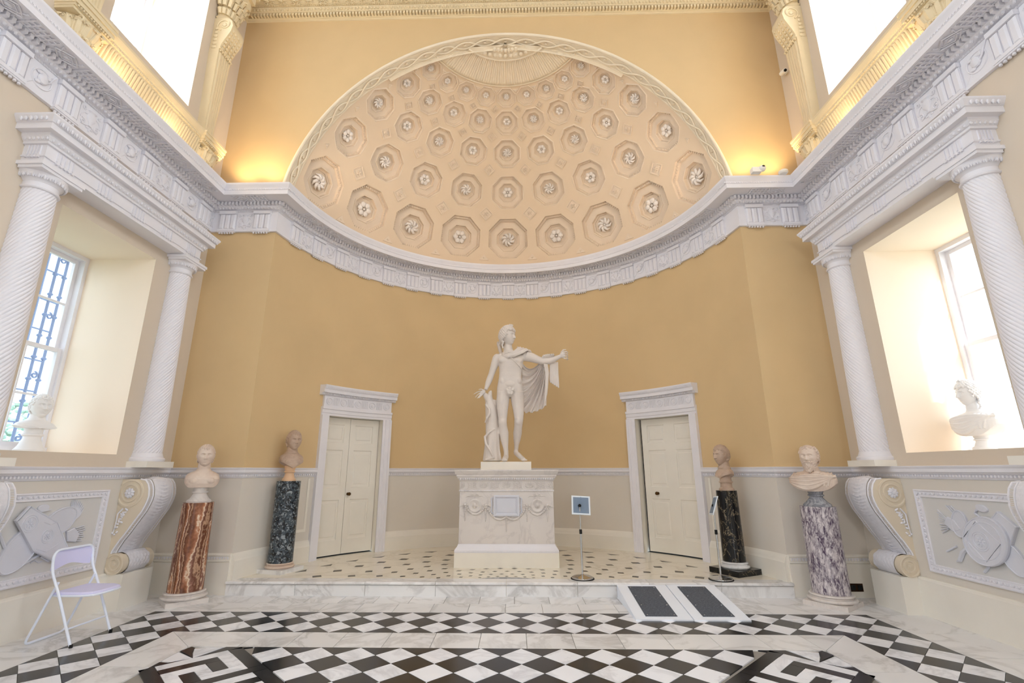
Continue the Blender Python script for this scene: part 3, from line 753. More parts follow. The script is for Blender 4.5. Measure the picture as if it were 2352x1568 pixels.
def coffer(a):
    d = a*.19; mb = MB(); sg = a*a/(2*SR)
    prof = [(1.09, -.012-sg*1.2), (1.09, .014), (1.03, .02), (.985, .012), (.975, -d*.42), (.885, -d*.45), (.875, -d), (.60, -d), (.585, -d+.012), (.55, -d+.008), (.545, -d*1.75), (.47, -d*1.8), (.465, -d*2.0), (.001, -d*2.0)]
    for (r1, z1), (r2, z2) in zip(prof, prof[1:]): ringpoly(mb, a*r1, z1, a*r2, z2)
    return mb, d
def rosette(a, kind):
    mb = MB(); d = -a*.19*2.0
    if kind == 0:      # six round petals
        for i in range(6):
            t = i*PI/3; mb.ell((a*.22*cos(t), a*.22*sin(t), d+a*.09), (a*.13, a*.115, a*.07), 10, 6, rot=Matrix.Rotation(t, 3, 'Z'))
            t += PI/6; mb.ell((a*.2*cos(t), a*.2*sin(t), d+a*.05), (a*.14, a*.06, a*.04), 6, 4, rot=Matrix.Rotation(t, 3, 'Z'))
    else:              # whirling acanthus
        for i in range(8):
            t = i*PI/4; pts = [(a*r*cos(t+q), a*r*sin(t+q), d+a*h) for r, q, h in ((.08, 0, .09), (.18, .12, .15), (.28, .4, .12), (.34, .8, .06))]
            mb.tube(pts, [a*.045, a*.07, a*.065, a*.02], 7)
    mb.ell((0, 0, d+a*.07), (a*.06, a*.06, a*.06), 8, 5)
    return mb.mesh('rosette', 'rosem', True)
fretm = {}
for ri, (e0, e1, ec, pz, hh) in enumerate(ROWS):
    a = rad(hh)*SR/1.0; mb, d = coffer(a); cm = mb.mesh('coffer', 'domew'); rm = [rosette(a, 0), rosette(a, 1)]
    fm = MB()
    for i in range(8):           # key pattern on the sunk outer wall of the coffer
        p, q = Vector(octp(a*.93)[i]), Vector(octp(a*.93)[(i+1) % 8]); nk = 7 if ri < 3 else 4
        for j in range(nk):
            c_ = p.lerp(q, (j+.5)/nk); w_ = (q-p).length/nk; ang = math.atan2((q-p).y, (q-p).x)
            fm.box((c_.x, c_.y, -d*.40), (w_*.55, a*.075, a*.045), rz=ang)
    fmm = fm.mesh('key_pattern', 'domew')
    for k in range(-4, 5):
        o = link('coffer', cm, dome, m=local(k*pz, ec)); link('rosette', rm[(k+ri+1) % 2], o); f_ = link('key_pattern', fmm, o); stuff(f_)
# small square coffers between the rows, cusped triangles at the margins
def sqm(a):
    mb = MB()
    for (r1, z1), (r2, z2) in zip([(1, 0), (1, .018), (.86, .018), (.8, .004), (.62, .004), (.6, .012), (.0, .012)], [(1, .018), (.86, .018), (.8, .004), (.62, .004), (.6, .012), (.0, .012), (0, .012)]):
        p = [(-r1*a, -r1*a, z1), (r1*a, -r1*a, z1), (r1*a, r1*a, z1), (-r1*a, r1*a, z1)]; q = [(-r2*a, -r2*a, z2), (r2*a, -r2*a, z2), (r2*a, r2*a, z2), (-r2*a, r2*a, z2)]
        mb.add(p+q, [(i, (i+1) % 4, 4+(i+1) % 4, 4+i) for i in range(4)])
    for i in range(4): mb.ell((a*.27*cos(i*PI/2), a*.27*sin(i*PI/2), .02), (a*.25, a*.17, .016), 6, 4, rot=Matrix.Rotation(i*PI/2, 3, 'Z'))
    mb.ell((0, 0, .03), (a*.14, a*.14, .016), 6, 4)
    return mb.mesh('square_boss', 'domew', True, 30)
SQ = [(27.5, 17.1, .128), (41.7, 16.3, .105), (52.0, 15.6, .08), (60.3, 14.2, .062)]
for el, pz, a in SQ:
    me = sqm(a*.82)
    for k in range(-4, 4):
        link('square_boss', me, dome, m=local((k+.5)*pz*.985, el) @ Matrix.Rotation(PI/4, 4, 'Z'))
def trim_(a):
    mb = MB(); T = [(-a, -.5*a), (a, -.5*a), (0, a*.75)]
    mb.prism(T, 0, .014); mb.prism([(p[0]*.62, p[1]*.62-a*.02) for p in T], 0, .004); mb.ell((0, 0, .016), (a*.22, a*.22, .012), 6, 4); return mb.mesh('corner_boss', 'domew')
tm = trim_(.10); ts = trim_(.05)
for k in range(-4, 4): link('corner_boss', tm, dome, m=local((k+.5)*17.1, 12.6)); link('corner_boss', ts, dome, m=local((k+.5)*13.9, 65.6) @ Matrix.Rotation(PI, 4, 'Z'))
for s in (-1, 1):
    for el, az in ((28.0, 73.8), (41.4, 72.0), (52.4, 67.5), (60.7, 63.0)): link('corner_boss', ts, dome, m=local(s*az, el) @ Matrix.Rotation(-s*PI/2, 4, 'Z'))
# guilloche band round the mouth of the dome
def gy(t, y, dr=0): r = math.sqrt(SR**2-(y-CY)**2)+dr; return (r*cos(t), y, AZ+r*sin(t))
t0 = math.asin((5.55-AZ)/3.55); gb = MB()
gb.grid(lambda u, v: gy(t0+(PI-2*t0)*u, 6.555+.2*v), 120, 2)
gb.tube([gy(t0+(PI-2*t0)*i/90, 6.56, .005) for i in range(91)], .026, 8)
gb.tube([gy(t0+(PI-2*t0)*i/90, 6.585, -.004) for i in range(91)], .012, 6); gb.tube([gy(t0+(PI-2*t0)*i/90, 6.755, -.004) for i in range(91)], .014, 6)
ar = gb.build('arch_band', 'domeo', dome, smooth=True, ang=50)
gm = MB(); NW = 29; L = PI-2*t0
for ph in (0, PI):
    gm.tube([gy(t0+L*i/(NW*10), 6.67+.052*sin(PI*2*i/20+ph), -.018-.008*cos(PI*2*i/20+ph)) for i in range(NW*10+1)], .014, 6)
for i in range(NW): gm.ell(gy(t0+L*(i+.5-0.5+.5)/NW, 6.67, -.008), (.03, .02, .02), 7, 4)
gm.build('guilloche', 'domeo', dome, smooth=True)
# fluted sunburst at the crown
sb = MB(); PF = 1.9; NU = 384
def sun_(u, v):
    el = 67.3+7.6*v; b = azb(el, 6.76); az = (2*u-1)*64; az = max(-b, min(b, az))
    f = abs(sin(PI*az/PF)); end = min(1, v*14); r = SR-.03*end-.022*f*min(1, v*10); return sph(az, el, r)
sb.grid(sun_, NU, 12); sb.tube([sph(a, 67.2, SR-.012) for a in np.linspace(-60, 60, 60)], .014, 6)
sb.grid(lambda u, v: (lambda el: sph((2*u-1)*min(90, azb(el, 6.70)), el, SR+.004))(66.8+12.5*v), 48, 10)
sb.grid(lambda u, v: (lambda t, r: (r*cos(t), 6.757, AZ+r*sin(t)))(rad(55+70*u), 3.53-.10*v), 48, 1)
sb.build('fluted_sunburst', 'domeo', dome, smooth=True, ang=60)
sb = MB()
def inn(u, v):
    el = 74.9+8*v; b = azb(el, 6.70); az = (2*u-1)*b*.999; wv = abs(sin(rad(az)*9))*(1-v)+abs(sin(rad(az)*18+1))*.4; return sph(az, el, SR-.035-.035*wv*(.4+.6*abs(sin(v*9))))
sb.grid(inn, 160, 14); sb.tube([sph(a, 74.9, SR-.05) for a in np.linspace(-43, 43, 50)], .018, 6)
for el, k in ((76.2, 9), (77.8, 7), (79.2, 4)):
    for i in range(k):
        az = (i-(k-1)/2)*azb(el)*1.7/k; sb.ell(sph(az, el, SR-.06), (.04, .05, .03), 6, 5)
sb.build('acanthus_centre', 'domeo', dome, smooth=True)
mb = MB(); mb.grid(lambda u, v: (lambda p: (p[0], max(YE+.01, p[1]), p[2]))(sph(-89+178*u, 5+84*v, SR+.42)), 48, 24); mb.build('dome_shell', 'dark', dome)
mb = MB()   # ledge behind the apse cornice
# ------------------------------------------------------------------ upper cornice at the ceiling
cp = [(0, 9.06), (.02, 9.065), (.02, 9.085), (.05, 9.09), (.05, 9.15), (.09, 9.155), (.11, 9.165), (.13, 9.21), (.14, 9.22), (.14, 9.24), (.17, 9.25), (.17, 9.262), (.20, 9.275), (.25, 9.32), (.34, 9.38), (.46, 9.42), (.5, 9.43), (.5, 9.5), (.56, 9.52), (.56, 9.6), (0, 9.6)]
mb = MB(); UP = [(XW, YB), (XW, YE), (-XW, YE), (-XW, YB)]; sweep(mb, cp, UP, caps=False); uc = struct(mb.build('trim_3', 'upper', smooth=True, ang=30)); uc['label'] = 'cream upper cornice below the ceiling'
mb = MB()
k = 160
for i in range(k): mb.box((-XW+.1+(2*XW-.2)*(i+.5)/k, YE-.07, 9.122), (.03, .06, .052))
for s in (-1, 1):
    for i in range(60): mb.box((s*(XW-.07), YE-.12-i*.056, 9.122), (.06, .03, .052))
for i in range(150): mb.ell((-XW+.15+(2*XW-.3)*(i+.5)/150, YE-.125, 9.19), (.02, .022, .026), 6, 4)
for i in range(260): mb.ell((-XW+.15+(2*XW-.3)*(i+.5)/260, YE-.155, 9.235), (.012, .014, .011), 5, 3)
stuff(mb.build('dentils_and_eggs', 'upper', uc))
def palmette():
    mb = MB()
    for i in range(7):
        t = rad(-72+24*i); L = .085*(1-.12*abs(i-3)/3); mb.tube([(0, 0, .004), (.55*L*sin(t), .55*L*cos(t), .012), (L*sin(t*1.05), L*cos(t*1.05), .006)], [.006, .009, .005], 5)
    for s in (-1, 1): mb.tube([(s*x, y-.02, .006) for x, y, _ in spiral((.03, 0), .022, .006, 1, 0, 10)], .005, 4)
    return mb.mesh('palmette', 'upper', True)
PM = palmette()
for i in range(36):
    x = -XW+.35+(2*XW-.7)*(i+.5)/36; m_ = frame((x, YE-.20, 9.272), (-1, 0, 0), (0, -1, -.6)); link('palmette', PM, uc, m=m_ @ Matrix.Scale(1.7 if i % 2 == 0 else 1.35, 4))
# ------------------------------------------------------------------ columns, consoles, window surrounds of the side bays
def column():
    r = empty('column', (XW-.045, 6.027, 1.54))
    mb = MB(); mb.box((-.0825, 0, .036), (.255, .46, .072)); mb.build('plinth', 'cream', r)
    mb = MB(); mb.lathe([(.20, .072), (.207, .085), (.207, .105), (.195, .118), (.186, .12), (.186, .13), (.176, .15), (.172, .168), (.168, .172)], 40); mb.build('base', 'white', r, smooth=True, ang=40)
    NR, K = 24, 5; Z0, Z1 = .165, 2.545; rows = 70; n = NR*K; mb = MB(); vs = []
    for j in range(rows+1):
        t = j/rows; z = Z0+(Z1-Z0)*t; R_ = .168-(.033)*(t**1.5)
        for i in range(n):
            ph = (i % K)/K; b = abs(sin(PI*ph)); a = 2*PI*i/n-5.6*(z-Z0)
            q = R_*(.955+.045*b**.7); vs.append((q*cos(a), q*sin(a), z))
    mb.add(vs, [(j*n+i, j*n+(i+1) % n, (j+1)*n+(i+1) % n, (j+1)*n+i) for j in range(rows) for i in range(n)])
    mb.build('shaft', 'white', r, smooth=True, ang=60)
    mb = MB(); mb.lathe([(.136, 2.54), (.150, 2.545), (.156, 2.555), (.15, 2.565), (.14, 2.57), (.138, 2.615), (.145, 2.62), (.15, 2.628), (.165, 2.64), (.185, 2.665), (.195, 2.69), (.197, 2.70)], 40)
    mb.box((-.0825, 0, 2.717), (.235, .43, .034)); mb.box((-.0825, 0, 2.747), (.255, .46, .036)); mb.build('capital', 'white', r, smooth=True, ang=35)
    mb = MB()
    for i in range(28): a = 2*PI*i/28; mb.ell((.178*cos(a), .178*sin(a), 2.666), (.013, .015, .032), 6, 5); mb.box((.18*cos(a+PI/28), .18*sin(a+PI/28), 2.664), (.012, .006, .05), rz=a+PI/28)
    stuff(mb.build('egg_moulding', 'orn', r)); return r
c0 = column()
COLN = {(1, 6.027): 'white spirally reeded column right of the bearded bust, beyond the right window', (1, 4.014): 'large white spirally reeded column cut by the right edge, nearer side of the right window',
        (-1, 6.027): 'white spirally reeded column left of the curly haired bust, beyond the left window', (-1, 4.014): 'large white spirally reeded column cut by the left edge, nearer side of the left window'}
def four(root, cat, labels, grp=None):
    first = True
    for (s, y), lb in labels.items():
        o = root if first else dup(root); first = False
        o.location = (s*root_x[root.name.split('.')[0]], y, o.location.z); o.scale.x = s if s == 1 else -1
        tag(o, lb, cat, grp)
root_x = {'column': XW-.045, 'scroll_console': XW, 'window_bracket': XW}
four(c0, 'column', COLN, 'spiral columns beside the windows')

def console():
    r = empty('scroll_console', (XW, 6.027, 0)); hw = .23
    mb = MB(); mb.box((-.1075, 0, .1875), (.215, .46, .375)); mb.build('block', 'cream', r)
    X = lambda x: x-XW
    edge = [(4.30, 1.405), (4.236, 1.394), (4.20, 1.35), (4.178, 1.29), (4.169, 1.214), (4.178, 1.16), (4.195, 1.106), (4.22, 1.045), (4.256, .989), (4.31, .90), (4.373, .796), (4.42, .73), (4.455, .664), (4.478, .62), (4.485, .59)]
    rollc = [(4.424+.108*cos(a), .48+.108*sin(a)) for a in np.linspace(rad(75), rad(-105), 14)][::1]
    rollc = [(4.424-.108*cos(a), .484+.108*sin(a)) for a in np.linspace(rad(60), rad(-85), 12)]
    pl = [(X(x), z) for x, z in [(4.515, 1.405)]+edge+rollc+[(4.515, .378)]]
    # extrude along y: build in (x,z) and map
    def ext(poly, y0, y1, mt, nm, inset=0, par=r):
        mb = MB(); n = len(poly); mb.add([(x, y0, z) for x, z in poly]+[(x, y1, z) for x, z in poly], [(i, (i+1) % n, n+(i+1) % n, n+i) for i in range(n)]+[tuple(range(n))[::-1], tuple(range(n, 2*n))]); return mb
    b = ext(pl, -hw, hw, 'dado', 'body'); bo = b.build('body', 'cheek', r, smooth=True, ang=30, fix=True)
    # raised strap with leaf ornament down its face
    full = [(X(x), z) for x, z in edge]
    sm = []
    for i in range(len(full)-1):
        for t in range(5): a = t/5; sm.append((full[i][0]*(1-a)+full[i+1][0]*a, full[i][1]*(1-a)+full[i+1][1]*a))
    sm.append(full[-1]); K = len(sm)-1
    def strap(u, v):
        i = min(K, int(v*K+.5)); x, z = sm[i]; x0, z0 = sm[max(0, i-1)]; x1, z1 = sm[min(K, i+1)]; l = math.hypot(x1-x0, z1-z0); nx, nz = (z1-z0)/l, -(x1-x0)/l
        w = u*2-1; h = .012+.012*(1-w*w)+.006*sin(v*150+6*abs(w))*(1-w*w); return (x+nx*h, w*.15, z+nz*h)
    mb = MB(); mb.grid(strap, 14, K); mb.build('leaf_strap', 'orn', r, smooth=True)
    mb = MB()
    for s in (-1, 1):
        mb.tube([(x-.004, s*.165, z) for x, z in sm], .01, 6); mb.tube([(x+.004, s*.222, z) for x, z in sm], .011, 6)
        for i in range(4, K, 1):
            x, z = sm[i]; mb.box((x-.002, s*.194, z), (.012, .036, .006))
    mb.build('strap_border', 'white', r)
    for s in (-1, 1):
        vo = empty('volute', (X(4.393), s*hw, 1.249), parent=r)
        m_ = Matrix.Rotation(s*PI/2, 4, 'X') if s < 0 else Matrix.Rotation(-PI/2, 4, 'X')
        m_ = Matrix(((1, 0, 0, 0), (0, 0, s, 0), (0, 1, 0, 0), (0, 0, 0, 1)))
        mb = MB(); mb.lathe([(.158, 0), (.158, .012), (.14, .014), (.13, .004), (.105, .004), (.10, .016), (.088, .016), (.08, .004), (.0, .004)], 36, m=m_); clampx(mb, .12).build('rings', 'cheek', vo, smooth=True, ang=30)
        mb = MB()
        for i in range(9): a = 2*PI*i/9; mb.ell((.035*cos(a), s*.014, .035*sin(a)), (.026, .016, .018), 7, 5, rot=Matrix.Rotation(-a, 3, 'Y'))
        mb.ell((0, s*.024, 0), (.018, .018, .018), 7, 5); mb.build('rosette', 'orn', vo, smooth=True)
        lv = empty('lower_volute', (X(4.424), s*hw, .48), parent=r)
        mb = MB(); mb.lathe([(.112, -.05), (.112, .012), (.098, .015), (.09, .004), (.07, .004), (.066, .014), (.05, .014), (.045, .004), (.02, .006), (.016, .016), (0, .018)], 30, m=m_); clampx(mb, .088).build('rings', 'cheek', lv, smooth=True, ang=30)
        # acanthus spray on the cheek
        mb = MB(); rn = random.Random(3)
        stem_ = [(X(4.44), s*(hw+.006), 1.08), (X(4.49), s*(hw+.006), 1.02), (X(4.49), s*(hw+.006), .93), (X(4.505), s*(hw+.006), .80)]
        mb.tube(stem_, [.008, .01, .009, .004], 5)
        for i in range(15):
            t = i/14; cx, cz = X(4.40+.10*t), 1.075-.28*t; a = rn.uniform(-1.2, 1.2)
            mb.ell((cx+rn.uniform(-.03, .02), s*(hw+.008), cz+rn.uniform(-.02, .02)), (.026*(1-.4*t), .012, .011), 6, 4, rot=Matrix.Rotation(a, 3, 'Y'))
        clampx(mb, -.002).build('leaf_spray', 'white', r, smooth=True)
    mb = MB(); mb.grid(lambda u, v: (X(4.424)+(-.118-.006*sin(40*v)*sin(26*u))*cos(-1.3+3.4*u), (v*2-1)*.16, .48+(.118+.006*sin(40*v)*sin(26*u))*sin(-1.3+3.4*u)), 24, 24); clampx(mb, -.002).build('leaf_roll', 'orn', r, smooth=True)
    return r
k0 = console()
four(k0, 'bracket', {(1, 6.027): 'white scroll console under the far right column, beside the lilac marble pillar', (1, 4.014): 'white scroll console cut off by the right edge, under the nearer right column',
    (-1, 6.027): 'white scroll console under the far left column, behind the folding chair', (-1, 4.014): 'white scroll console cut off by the left edge, under the nearer left column'}, 'scroll consoles under the columns')

def surround():
    r = empty('window_entablature', (XW, 4.965, 4.31))
    pr2 = [(0, 0), (0, .05), (.012, .05), (.014, .062), (0, .064), (0, .18), (.02, .182), (.02, .206), (.028, .21), (.05, .245), (.055, .275), (.115, .275), (.115, .335), (.125, .338), (.13, .35), (.15, .385), (.155, .395), (.155, .412)]
    X0, Y0 = -.225, 1.15; mb = MB(); vs = []
    for p, z in pr2: vs += [(0, -Y0-p, z), (X0-p, -Y0-p, z), (X0-p, Y0+p, z), (0, Y0+p, z)]
    n = len(pr2); mb.add(vs, [(j*4+i, j*4+i+1, (j+1)*4+i+1, (j+1)*4+i) for j in range(n-1) for i in range(3)]+[(0, 3, 2, 1), tuple((n-1)*4+i for i in range(4))])
    mb.build('mouldings', 'white', r)
    mb = MB(); mm = MB()
    def side(fn, L, cnt):
        for i in range(cnt): fn((i+.5)/cnt*L-L/2)
    for i in range(52): y = (i+.5)/52*2.52-1.26; mb.ell((X0-.138, y, .364), (.014, .016, .03), 6, 5); mb.box((X0-.138, y+.024, .36), (.012, .006, .05))
    for i in range(44): y = (i+.5)/44*2.34-1.17; mb.ell((X0-.038, y, .228), (.012, .016, .02), 6, 4)
    for s in (-1, 1):
        for i in range(6): x = -.03-i*.048; mb.ell((x-.03, s*(Y0+.142), .362), (.017, .014, .024), 6, 5); mb.ell((x*.9, s*(Y0+.038), .228), (.016, .012, .02), 6, 4)
    stuff(mb.build('egg_mouldings', 'orn', r))
    for k in range(5):
        y = -.951+.4755*k; mb = MB()
        for i in range(5): mb.box((X0-.004, y+(i-2)*.042, .121), (.016, .01, .10))
        for i in range(5): mb.box((X0-.01, y+(i-2)*.042, .044), (.018, .022, .014))
        mb.build('flutes_and_drops', 'white', r)
    for s in (-1, 1):
        mb = MB()
        for i in range(5): mb.box((-.055-.03*i, s*(Y0+.004), .121), (.008, .016, .10)); mb.box((-.055-.03*i, s*(Y0+.01), .044), (.016, .018, .014))
        mb.build('flutes_and_drops', 'white', r)
    return r
s0 = surround(); s1 = dup(s0); s1.location.x = -XW; s1.scale.x = -1
tag(s0, 'white fluted entablature resting on the two spiral columns, over the right window', 'entablature', 'entablatures over the windows')
tag(s1, 'white fluted entablature resting on the two spiral columns, over the left window', 'entablature', 'entablatures over the windows')

# ------------------------------------------------------------------ relief panels on the dado
def wm(s, x): return Matrix(((0, 0, -s, s*x), (1, 0, 0, 0), (0, 1, 0, 0), (0, 0, 0, 1)))
def ellp(c, a, b, r, n=28): return [(c[0]+a*cos(t)*cos(r)-b*sin(t)*sin(r), c[1]+a*cos(t)*sin(r)+b*sin(t)*cos(r)) for t in [2*PI*i/n for i in range(n)]]
def rpanel(s, label):
    r = empty('relief_panel', (0, 0, 0)); tag(r, label, 'panel', 'relief panels on the dado'); m = wm(s, XW-.002)
    y0, y1, z0, z1 = 4.31, 5.62, .468, 1.295
    mb = MB(); mb.add([(y0, z0, .004), (y1, z0, .004), (y1, z1, .004), (y0, z1, .004)], [(0, 1, 2, 3)], m); mb.build('field', 'panel', r)
    mb = MB(); pr3 = [(0, 0), (0, .022), (.012, .026), (.018, .012), (.062, .012), (.068, .018), (.075, .018), (.078, 0)]; vs = []
    for d, h in pr3: vs += [(y0+d, z0+d, h), (y1-d, z0+d, h), (y1-d, z1-d, h), (y0+d, z1-d, h)]
    mb.add(vs, [(j*4+i, j*4+(i+1) % 4, (j+1)*4+(i+1) % 4, (j+1)*4+i) for j in range(len(pr3)-1) for i in range(4)], m); mb.build('frame', 'white', r)
    mb = MB(); rn = random.Random(5)
    for (a, b) in (((y0+.04, z0+.04), (y1-.04, z0+.04)), ((y1-.04, z0+.04), (y1-.04, z1-.04)), ((y1-.04, z1-.04), (y0+.04, z1-.04)), ((y0+.04, z1-.04), (y0+.04, z0+.04))):
        L = math.hypot(b[0]-a[0], b[1]-a[1]); k = int(L/.026); ang = math.atan2(b[1]-a[1], b[0]-a[0])
        for i in range(k):
            t = (i+.5)/k; mb.ell((a[0]+(b[0]-a[0])*t, a[1]+(b[1]-a[1])*t, .014), (.018, .008, .012), 6, 4, m, rot=Matrix.Rotation(ang+(.9 if i % 2 else -.9), 3, 'Z'))
    stuff(mb.build('leaf_enrichment', 'orn', r)); return r, m
def shield(r, m, poly, h0, h1, name, rim=True, deco=None):
    mb = MB(); mb.prism(poly, h0, h1, m, bevel=.005)
    if rim:
        c = (sum(p[0] for p in poly)/len(poly), sum(p[1] for p in poly)/len(poly)); mb.tube([(c[0]+(p[0]-c[0])*.96, c[1]+(p[1]-c[1])*.96, h1) for p in poly], .007, 5, m, closed=True)
    if deco: deco(mb, h1)
    return mb.build(name, 'trophy', r, smooth=True, ang=35)
def sunb(c, R_, n=20):
    def f(mb, h):
        for q in (1, .8): mb.tube([(c[0]+R_*q*cos(t), c[1]+R_*q*sin(t), h) for t in np.linspace(0, 2*PI, 25)[:-1]], .005, 5, MM[0], closed=True)
        for i in range(8): a = i*PI/4; mb.ell((c[0]+R_*.38*cos(a), c[1]+R_*.38*sin(a), h), (R_*.22, R_*.12, .008), 6, 4, MM[0], rot=Matrix.Rotation(a, 3, 'Z'))
        mb.ell((c[0], c[1], h), (R_*.16, R_*.16, .012), 6, 4, MM[0])
    return f
MM = [None]
pl_, ml = rpanel(-1, 'left wall relief panel of hexagonal shield and trophies, behind the folding chair'); MM[0] = ml
shield(pl_, ml, ellp((5.06, 1.0), .20, .125, rad(28)), .004, .026, 'oval_shield')
shield(pl_, ml, ellp((4.72, .80), .24, .145, rad(52)), .004, .030, 'oval_shield')
def hexd(mb, h):
    sunb((4.926, .885), .062)(mb, h); sunb((4.72, 1.02), .075)(mb, h)
    mb.tube([(4.86, 1.02, h), (4.93, .99, h), (5.0, 1.01, h)], .004, 4, ml); mb.tube([(4.84, .78, h), (4.95, .74, h), (5.08, .80, h)], .004, 4, ml)
shield(pl_, ml, [(4.68, 1.182), (4.577, 1.061), (4.809, .769), (5.055, .639), (5.194, .741), (5.007, 1.008)], .03, .055, 'hexagonal_shield', deco=hexd)
mb = MB(); mb.prism(ellp((4.86, 1.15), .06, .035, 0), .004, .022, ml, bevel=.006); mb.prism([(4.78, 1.12), (4.94, 1.135), (4.93, 1.125), (4.79, 1.108)], .02, .026, ml); mb.build('helmet', 'trophy', pl_)
mb = MB()
for i in range(9): a = rad(38+i*8); mb.tube([(5.20, .97, .014), (5.20+.10*cos(a), .97+.13*sin(a), .018), (5.20+.165*cos(a+.05), .97+.24*sin(a+.03), .012)], [.006, .012, .003], 5, ml)
mb.build('plume', 'trophy', pl_)
mb = MB(); mb.prism([(5.17, .90), (5.25, .93), (5.33, .86), (5.30, .78), (5.20, .80)], .004, .03, ml, bevel=.008)
for i in range(8): mb.tube([(5.27+.01*i*.5, .92-.018*i, .02), (5.37+.012*(i % 3), .935-.022*i, .016)], .0065, 5, ml)
mb.build('quiver', 'trophy', pl_)
mb = MB(); mb.tube([(4.70, .615, .012), (4.93, .72, .018)], .012, 6, ml); mb.build('spear', 'trophy', pl_); mb = MB(); mb.tube([(4.95, .70, .012), (5.05, .64, .012)], .013, 6, ml); mb.build('scabbard', 'trophy', pl_); mb = MB(); mb.tube([(4.86, .655, .01), (4.90, .67, .01), (4.94, .645, .01), (4.98, .65, .01)], .005, 5, ml); mb.build('cord', 'trophy', pl_)
mb = MB()
for i in range(4): mb.tube([(4.42+.03*i, 1.05-.04*i, .012), (4.50+.03*i, .95-.05*i, .016)], .012, 5, ml)
mb.build('quiver', 'trophy', pl_)
pr_, mr = rpanel(1, 'right wall relief panel of oval shield and trophies, between the two right consoles'); MM[0] = mr
shield(pr_, mr, ellp((5.13, .985), .13, .085, rad(100)), .004, .022, 'oval_shield')
shield(pr_, mr, ellp((4.66, .74), .15, .09, rad(60)), .004, .030, 'oval_shield')
shield(pr_, mr, [(4.80, 1.04), (4.694, 1.136), (4.552, 1.016), (4.648, .851), (4.80, .86)], .004, .034, 'hexagonal_shield')
def ovd(mb, h):
    sunb((4.90, .855), .085)(mb, h); mb.tube([(4.899, 1.033, h), (4.706, .858, h), (4.888, .68, h), (5.068, .872, h)], .005, 4, mr, closed=True)
    mb.tube([(p[0], p[1], h) for p in ellp((4.865, .86), .185, .15, rad(-42))], .005, 5, mr, closed=True)
shield(pr_, mr, ellp((4.865, .86), .245, .20, rad(-42), 36), .034, .06, 'oval_shield', deco=ovd)
mb = MB(); mb.prism(ellp((4.86, 1.15), .06, .035, .2), .004, .02, mr, bevel=.006); mb.tube([(4.91, 1.13, .02), (4.94, 1.10, .012), (4.90, 1.07, .012)], .012, 6, mr); mb.build('helmet', 'trophy', pr_)
mb = MB(); mb.prism([(5.12, .93), (5.22, .90), (5.31, .97), (5.26, 1.04), (5.18, 1.02)], .004, .026, mr, bevel=.007)
for i in range(9): mb.tube([(5.27, 1.02-.012*i, .016), (5.36+.01*(i % 2), 1.10-.028*i, .014)], .0055, 5, mr)
for i in range(3): mb.tube([(5.12+.03*i, 1.08, .014), (5.19+.03*i, 1.15, .012)], .006, 5, mr)
mb.build('quiver', 'trophy', pr_)
mb = MB(); mb.tube([(5.36, .70, .012), (5.23, .765, .014)], .01, 6, mr); mb.build('spear', 'trophy', pr_); mb = MB(); mb.tube([(4.99, .575, .012), (4.92, .64, .016)], .013, 6, mr); mb.build('scabbard', 'trophy', pr_); mb = MB(); mb.tube([(5.27, .62, .01), (5.22, .64, .016), (5.17, .72, .014), (5.10, .78, .014)], [.006, .02, .024, .01], 6, mr); mb.build('banner', 'trophy', pr_)

# ------------------------------------------------------------------ clerestory: brackets, fluted sill, pilasters
def bracket():
    r = empty('window_bracket', (XW, 6.0, 0)); rn = random.Random(11)
    mb = MB()   # moulded top block
    for (p, z0, z1) in ((.20, 6.03, 6.06), (.215, 6.06, 6.09), (.235, 6.09, 6.14), (.25, 6.14, 6.19), (.26, 6.19, 6.22)):
        mb.box((-p/2, 0, (z0+z1)/2), (p, .30+p*.7, z1-z0))
    mb.build('ledge_block', 'upper', r)
    mb = MB()
    for i in range(14): mb.ell((-.225, -.21+.42*(i+.5)/14, 6.075), (.014, .012, .014), 5, 4)
    stuff(mb.build('bead_moulding', 'upper', r))
    mb = MB(); mb.lathe([(.02, 5.60), (.07, 5.64), (.12, 5.74), (.135, 5.85), (.12, 5.92), (.13, 5.97), (.17, 6.03)], 24, m=Matrix.Translation((-.03, 0, 0)) @ Matrix.Scale(1.15, 4, (1, 0, 0)))
    clampx(mb, -.002).build('bell', 'upper', r, smooth=True)
    mb = MB()
    for row, (zb, zt, rr, k) in enumerate(((5.66, 5.86, .13, 7), (5.78, 6.0, .16, 8))):
        for i in range(k):
            a = PI/2+PI*(i+.5*(row))/(k-1) if row == 0 else PI/2+PI*i/(k-1); dx, dy = cos(a), sin(a)
            pts = [(-.03+dx*rr*.75, dy*rr*.7, zb), (-.03+dx*rr*1.02, dy*rr*.95, (zb+zt)/2), (-.03+dx*rr*1.3, dy*rr*1.2, zt), (-.03+dx*rr*1.5, dy*rr*1.35, zt-.03)]
            mb.tube(pts, [.025, .045, .04, .016], 7)
            for s in (-1, 1): mb.tube([(p[0]-dy*.035*s, p[1]+dx*.035*s, p[2]-.02) for p in pts], [.015, .024, .024, .01], 5)
    for s in (-1, 1): mb.tube([(x-.2, s*(.12+.0*y), y) for x, y, _ in spiral((0, 5.99), .045, .01, 1.3, 0, 14)], .013, 6)
    clampx(mb, -.002).build('acanthus_leaf', 'upper', r, smooth=True); return r
b0 = bracket()
four(b0, 'bracket', {(1, 6.0): 'acanthus bracket lit yellow above the right cornice, near the corner', (1, 3.93): 'acanthus bracket with leaves by the top right corner, above the cornice',
    (-1, 6.0): 'acanthus bracket lit yellow above the left cornice, near the corner', (-1, 3.93): 'acanthus bracket with curling leaves at upper left, above the cornice'}, 'acanthus brackets of the upper windows')
